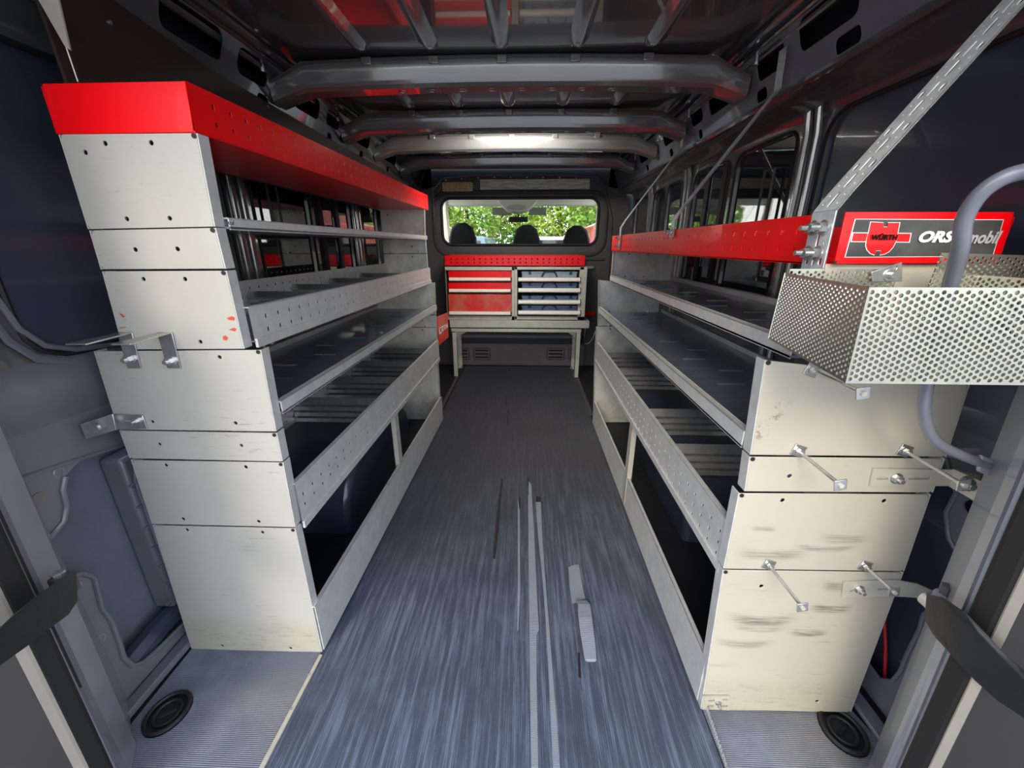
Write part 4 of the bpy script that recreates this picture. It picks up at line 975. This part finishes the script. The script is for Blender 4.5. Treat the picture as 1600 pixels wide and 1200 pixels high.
# case rack
cr = thing('case_rack', 'open grey rack holding four blue cases right of the red drawers', 'cabinet')
b = MB()
wbox(b, 821,84,840,500, WY,YB-.07); wbox(b, 1332,84,1365,500, WY,YB-.07); wbox(b, 821,84,1365,108, WY,YB-.07); wbox(b, 821,470,1365,500, WY,YB-.07); b.build('cabinet_body', cab_grey, cr, bevel=.002)
b = MB(); wbox(b, 840,108,1332,470, WY+.26, WY+.28); b.build('cabinet_back', dark, cr)
rows_ = ((166,200,120,160),(248,285,208,244),(340,376,306,338),(423,459,384,420))
ords = ['topmost of the four', 'second from the top', 'third from the top', 'lowest of the four']
for i, (h0, h1, c0, c1) in enumerate(rows_):
    x0, z1 = wz(848,h0); x1, z0 = wz(1330,h1)
    b = MB(); b.box((x0-.0, WY, z0), (x1, WY+.25, z0+.006)); tr = b.build('pull_out_tray', cab_grey, cr)
    b = MB(); b.tube([(x0+.002, WY-.014, (z0+z1)/2), (x1-.002, WY-.014, (z0+z1)/2)], (z1-z0)/2*1.1, 10, sc=(1,.8)); b.build('handle', white, tr)
    for xx in (x0-.006, x1): MB().box((xx, WY-.010, z0-.008), (xx+.006, WY+.01, z1+.004)).build('catch', plastic, tr)
    cs = thing('tool_case', 'blue-grey tool case in the rack, %s' % ords[i], 'case', 'tool cases in the rack')
    xa, za = wz(878,c0,WY+.03); xb, zb_ = wz(1305,h0+4,WY+.03); zb_ = max(zb_, z0+.008)
    b = MB(); b.box((xa, WY+.02, z0+.007), (xb, WY+.24, za)); b.build('case_body', blue2 if i == 0 else blue, cs, bevel=.006)
    b = MB(); b.box((xa-.004, WY+.016, za-.012), (xb+.004, WY+.24, za-.004)); b.build('lid_rim', blue2, cs, bevel=.002)
    xm = (xa+xb)/2; b = MB(); b.tube(smooth([Vector((xm-.06, WY+.014, z1+.001)), Vector((xm-.035, WY+.010, za-.002)), Vector((xm+.035, WY+.010, za-.002)), Vector((xm+.06, WY+.014, z1+.001))]), .006, 8); b.build('handle', navy, cs)
    for xx in (xa+.05, xb-.06): MB().box((xx, WY+.012, za-.022), (xx+.022, WY+.02, za-.002)).build('clasp', navy, cs, bevel=.002)
# stand
stn = thing('cabinet_stand', 'grey steel stand with four legs under the bulkhead cabinets', 'stand')
b = MB(); wbox(b, 312,502,1402,565, WY-.004, WY+.03); b.build('front_beam', cab_grey, stn, bevel=.003)
b = MB(); wbox(b, 322,567,1342,600, WY+.004, WY+.03); b.build('lower_rail', cab_grey, stn, bevel=.003)
b = MB(); wbox(b, 312,500,1402,520, WY, YB-.07); b.build('deck', cab_grey, stn)
for (a, c) in ((318,352), (1303,1337)):
    x0, z1 = wz(a,598); x1, _z = wz(c,598)
    xo = x0+.012 if a < 600 else x0+.004
    xw = x1+.012 if a < 600 else x1-.0
    b = MB(); b.box((xo if a < 600 else x0, WY, 0), (xw, WY+.006, z1)); b.box((xo if a < 600 else x0, WY, 0), ((xo if a < 600 else x0)+.006, WY+.035, z1)); b.build('leg', cab_grey, stn, bevel=.0015)
    xm = (xo+xw)/2
    b = MB(); b.box((xm-.02, YB-.13, 0), (xm+.02, YB-.10, z1)); b.build('leg', cab_grey, stn, bevel=.0015)
    sx2 = 1 if a < 600 else -1
    b = MB(); P_ = [(xm, z1), (xm+sx2*.10, z1), (xm, z1-.06)]; b.sheet(P_, [], lambda x, z: (x, WY+.04, z), (0,.003,0)); b.build('gusset', cab_grey, stn)
    MB().cyl((xm+sx2*.02, YB-.135, .02), (xm+sx2*.02, YB-.145, .02), .010, 8).build('foot_bolt', steel, stn)
# small red plates
p0 = [at(683,495,Y=2.306), at(700,488,Y=2.50), at(701,527,Y=2.50), at(686,540,Y=2.306)]
b = MB(); b.quadslab(p0, (-.003,0,0)); rpz = b.build('red_plate', redworn, bevel=.002); tag(rpz, 'small red plate with white letters beyond the left shelving', 'plate')
def pl(u, v): return (p0[0]*(1-u)+p0[1]*u)*(1-v)+(p0[3]*(1-u)+p0[2]*u)*v+Vector((.0012,0,0))
b = MB()
for u0, v0, u1, v1 in ((.12,.62,.12,.42),(.12,.42,.26,.42),(.12,.62,.26,.60),(.34,.60,.34,.42),(.34,.42,.46,.42),(.46,.42,.46,.60),(.54,.42,.68,.42),(.61,.42,.61,.60),(.76,.42,.76,.58),(.76,.50,.88,.50),(.88,.42,.88,.58)):
    b.tube([pl(u0, v0), pl(u1, v1)], .0022, 5)
b.build('letters', textw, rpz)
b = MB(); q0 = at(910,487,Y=YB-.05); q1 = at(930,493,Y=YB-.05); b.box((q0.x, YB-.05, q1.z), (q1.x, YB-.002, q0.z)); ob = b.build('red_box', red, bevel=.004); tag(ob, 'small red box on the wall right of the case rack', 'box')
b = MB(); b.tube(smooth([at(915,505,Y=YB-.006), at(914,520,Y=YB-.006), at(912,535,Y=YB-.006), at(920,536,Y=YB-.006), at(926,528,Y=YB-.006), at(930,518,Y=YB-.006)]), .004, 6); ob = b.build('grey_cable', white); tag(ob, 'thin pale cable curving beside the right leg of the cabinet stand', 'cable')
b = MB(); q0 = at(921,503,Y=3.5); b.box((q0.x-.03, YB-.04, q0.z-.04), (q0.x+.05, YB-.002, q0.z+.0)); ob = b.build('socket_box', plastic, bevel=.004); tag(ob, 'black socket box with cable right of the cabinet stand', 'socket')

# ================================================================== DRIVER'S CAB beyond the bulkhead window
CB = struct_group('wall_cab')
MB().box((-1.0, YB+.05, 1.62), (.9, 5.0, 1.66)).build('headliner', cream, CB)
MB().box((-1.0, YB+.05, 0.0), (.9, 5.6, .02)).build('cab_floor', dark, CB)
for x in (-.97, .85): MB().box((x, YB+.05, 0), (x+.05, 5.0, 1.08)).build('cab_side', plastic, CB)
for x in (-.97, .85): MB().box((x, YB+.05, 1.08), (x+.05, YB+.25, 1.66)).build('b_pillar', cream, CB)
MB().box((-.95, 4.86, 1.465), (.85, 4.93, 1.66)).build('header', cream, CB, bevel=.02)
for x, s_ in ((-.92, -1), (.82, 1)): MB().tube([(x, 4.86, 1.66), (x, 4.86, 1.40), (x+.0*s_, 4.95, 1.08), (x+.02*s_, 5.2, .95)], .035, 8).build('a_pillar', cream, CB)
b = MB(); b.box((-.95, 5.0, .5), (.85, 5.65, .98)); b.build('dashboard', plastic, CB, bevel=.03)
b = MB(); b.quadslab([(-.92,5.66,.98),(.82,5.66,.98),(.78,4.93,1.60),(-.88,4.93,1.60)], (0,.01,.005)); ob = b.build('window_2', glass); ob['kind'] = 'structure'
for (a, c, d, e_, lab) in ((700,348,744,379,'black headrest and seat back behind the left of the cab window'), (800,351,846,379,'black middle seat headrest seen through the cab window'), (879,352,925,379,'black headrest and seat back behind the right of the cab window')):
    st = thing('cab_seat', lab, 'seat', 'seats in the cab')
    Y = 4.0; p0_ = at(a, e_, Y=Y); p1_ = at(d, c, Y=Y); x0, x1, z1 = p0_.x, p1_.x, p1_.z
    b = MB(); P_ = []; n = 12
    prof = [(x0, .98), (x0+.01, z1-.13), (x0+.04, z1-.04), (x0+.10, z1), (x1-.10, z1), (x1-.04, z1-.04), (x1-.01, z1-.13), (x1, .98)]
    b.sheet(prof, [], lambda x, z: (x, Y, z), (0,.10,0)); b.build('headrest', seatm, st, bevel=.02)
    b = MB(); b.box((x0-.06, Y-.02, .45), (x1+.06, Y+.12, .99)); b.build('seat_back', seatm, st, bevel=.03)
    b = MB(); b.box((x0-.06, Y+.0, .32), (x1+.06, Y+.5, .47)); b.build('seat_cushion', seatm, st, bevel=.03)
mr = thing('rear_view_mirror', 'black rear view mirror under the overhead console', 'mirror')
Y = 4.75; p0_ = at(795,347,Y=Y); p1_ = at(825,338.5,Y=Y); b = MB(); b.box((p0_.x, Y, p0_.z), (p1_.x, Y+.03, p1_.z)); b.build('housing', seatm, mr, bevel=.012)
MB().cyl(((p0_.x+p1_.x)/2, Y+.015, p1_.z-.01), ((p0_.x+p1_.x)/2, Y+.06, p1_.z+.08), .01, 8).build('stem', seatm, mr)
oc = thing('overhead_console', 'cream overhead console with oval lamp in the cab ceiling', 'console')
Y = 4.5; b = MB(); P_ = [(at(px,py,Y=Y).x, at(px,py,Y=Y).z) for px, py in ((776,312),(783,321),(792,329),(806,332),(822,330),(832,322),(840,312))]
b.sheet(P_, [], lambda x, z: (x, Y, z), (0,.25,0)); b.build('console_body', cream, oc, bevel=.01)
a_ = at(807,324,Y=Y-.005); b = MB(); b.sheet([(a_.x+.10*math.cos(t), a_.z+.026*math.sin(t)) for t in [2*math.pi*i/20 for i in range(20)]], [], lambda x, z: (x, Y-.012, z), (0,.012,0)); b.build('oval_lamp', mat('lamp_lens', (.55,.53,.48), .4), oc, bevel=.003)
for (a, d) in ((769,800),(826,854)):
    p0_ = at(a, 336, Y=4.8); p1_ = at(d, 324, Y=4.8); b = MB(); b.box((p0_.x, 4.8, p0_.z), (p1_.x, 4.82, p1_.z)); ob = b.build('sun_visor', mat('visor_grey', (.30,.30,.26), .8), bevel=.006)
    tag(ob, 'grey sun visor %s of the overhead console' % ('left' if a < 800 else 'right'), 'sun visor')

# ================================================================== OUTSIDE
gr = MB(); gr.box((-80, -80, -.62), (80, 80, -.60)); ob = gr.build('floor_outside', asphalt); ob['kind'] = 'structure'
def tree(x, y, h, r, seed, lab):
    rnd = random.Random(seed); t = thing('leafy_tree', lab, 'tree', 'trees outside the windscreen')
    MB().tube([(x, y, -.6), (x+.1, y, h*.4), (x, y, h*.7)], [.16, .12, .06], 8).build('trunk', bark, t)
    b = MB()
    for i in range(3200):
        while True:
            d = Vector((rnd.uniform(-1,1), rnd.uniform(-1,1), rnd.uniform(-1,1)))
            if .25 < d.length < 1: break
        c = Vector((x+d.x*r, y+d.y*r*.6, h*.62+d.z*h*.46)); s_ = rnd.uniform(.07, .13)
        u = Vector((rnd.uniform(-1,1), rnd.uniform(-1,1), rnd.uniform(-1,1))).normalized(); v = u.orthogonal().normalized()
        b.add([c-u*s_, c+v*s_*.5, c+u*s_, c-v*s_*.5], [(0,1,2,3)])
    b.build('foliage', leafm, t, recalc=False, smooth=False, kind='stuff')
tl = ['bright leafy tree ahead of the cab, leftmost', 'bright leafy tree ahead of the cab, second from the left', 'bright leafy tree behind the rear view mirror', 'bright leafy tree right of the rear view mirror', 'bright leafy tree ahead of the cab, rightmost']
for i, (x, y) in enumerate(((-4.2,15),(-2.6,18.5),(-.6,20.5),(1.3,17.5),(2.9,15.0))): tree(x, y, 3.8, 1.5, 10+i, tl[i])
def car(x, y, mt, lab, h=1.5, L=1.9):
    t = thing('parked_car', lab, 'car')
    b = MB(); P_ = [(-L/2,-.35),(L/2,-.35),(L/2,.25),(L/2-.1,.4),(L/2-.25,h-.6),(-L/2+.25,h-.6),(-L/2+.1,.4),(-L/2,.25)]
    b.sheet(P_, [], lambda a, z: (x+a, y, z), (0,3.5,0)); b.build('car_body', mt, t, bevel=.05)
    b = MB(); b.sheet([(-L/2+.22,.42),(L/2-.22,.42),(L/2-.34,h-.70),(-L/2+.34,h-.70)], [], lambda a, z: (x+a, y-.01, z), (0,.01,0)); b.build('rear_window', tint, t)
    for s_ in (-1, 1): MB().cyl((x+s_*(L/2-.15)-.1, y+.6, -.35), (x+s_*(L/2-.15)+.1, y+.6, -.35), .27, 16).build('wheel', rubber, t)
car(-1.7, 10, carb, 'blue-grey car parked ahead, left of the middle headrest', 1.85)
car(.55, 13.2, carw, 'white car parked ahead, right of the middle headrest', 1.9)
car(-3.9, 9.5, carw, 'white car parked ahead, behind the left headrest', 1.9)
car(2.0, 8.2, carr, 'red car parked ahead, behind the right headrest', 2.05)
bl = thing('shop_building', 'red building with a light window beyond the windscreen on the right', 'building')
MB().box((2.6, 20, -.6), (9, 26, 4.2)).build('wall', brick_red, bl); MB().box((3.0, 19.95, .9), (3.5, 20, 2.1)).build('window', mat('shop_window', (.35,.5,.65), .2), bl); MB().box((2.6, 19.9, .75), (9, 20, .9)).build('sign_band', textw, bl)
bpy.context.view_layer.update()
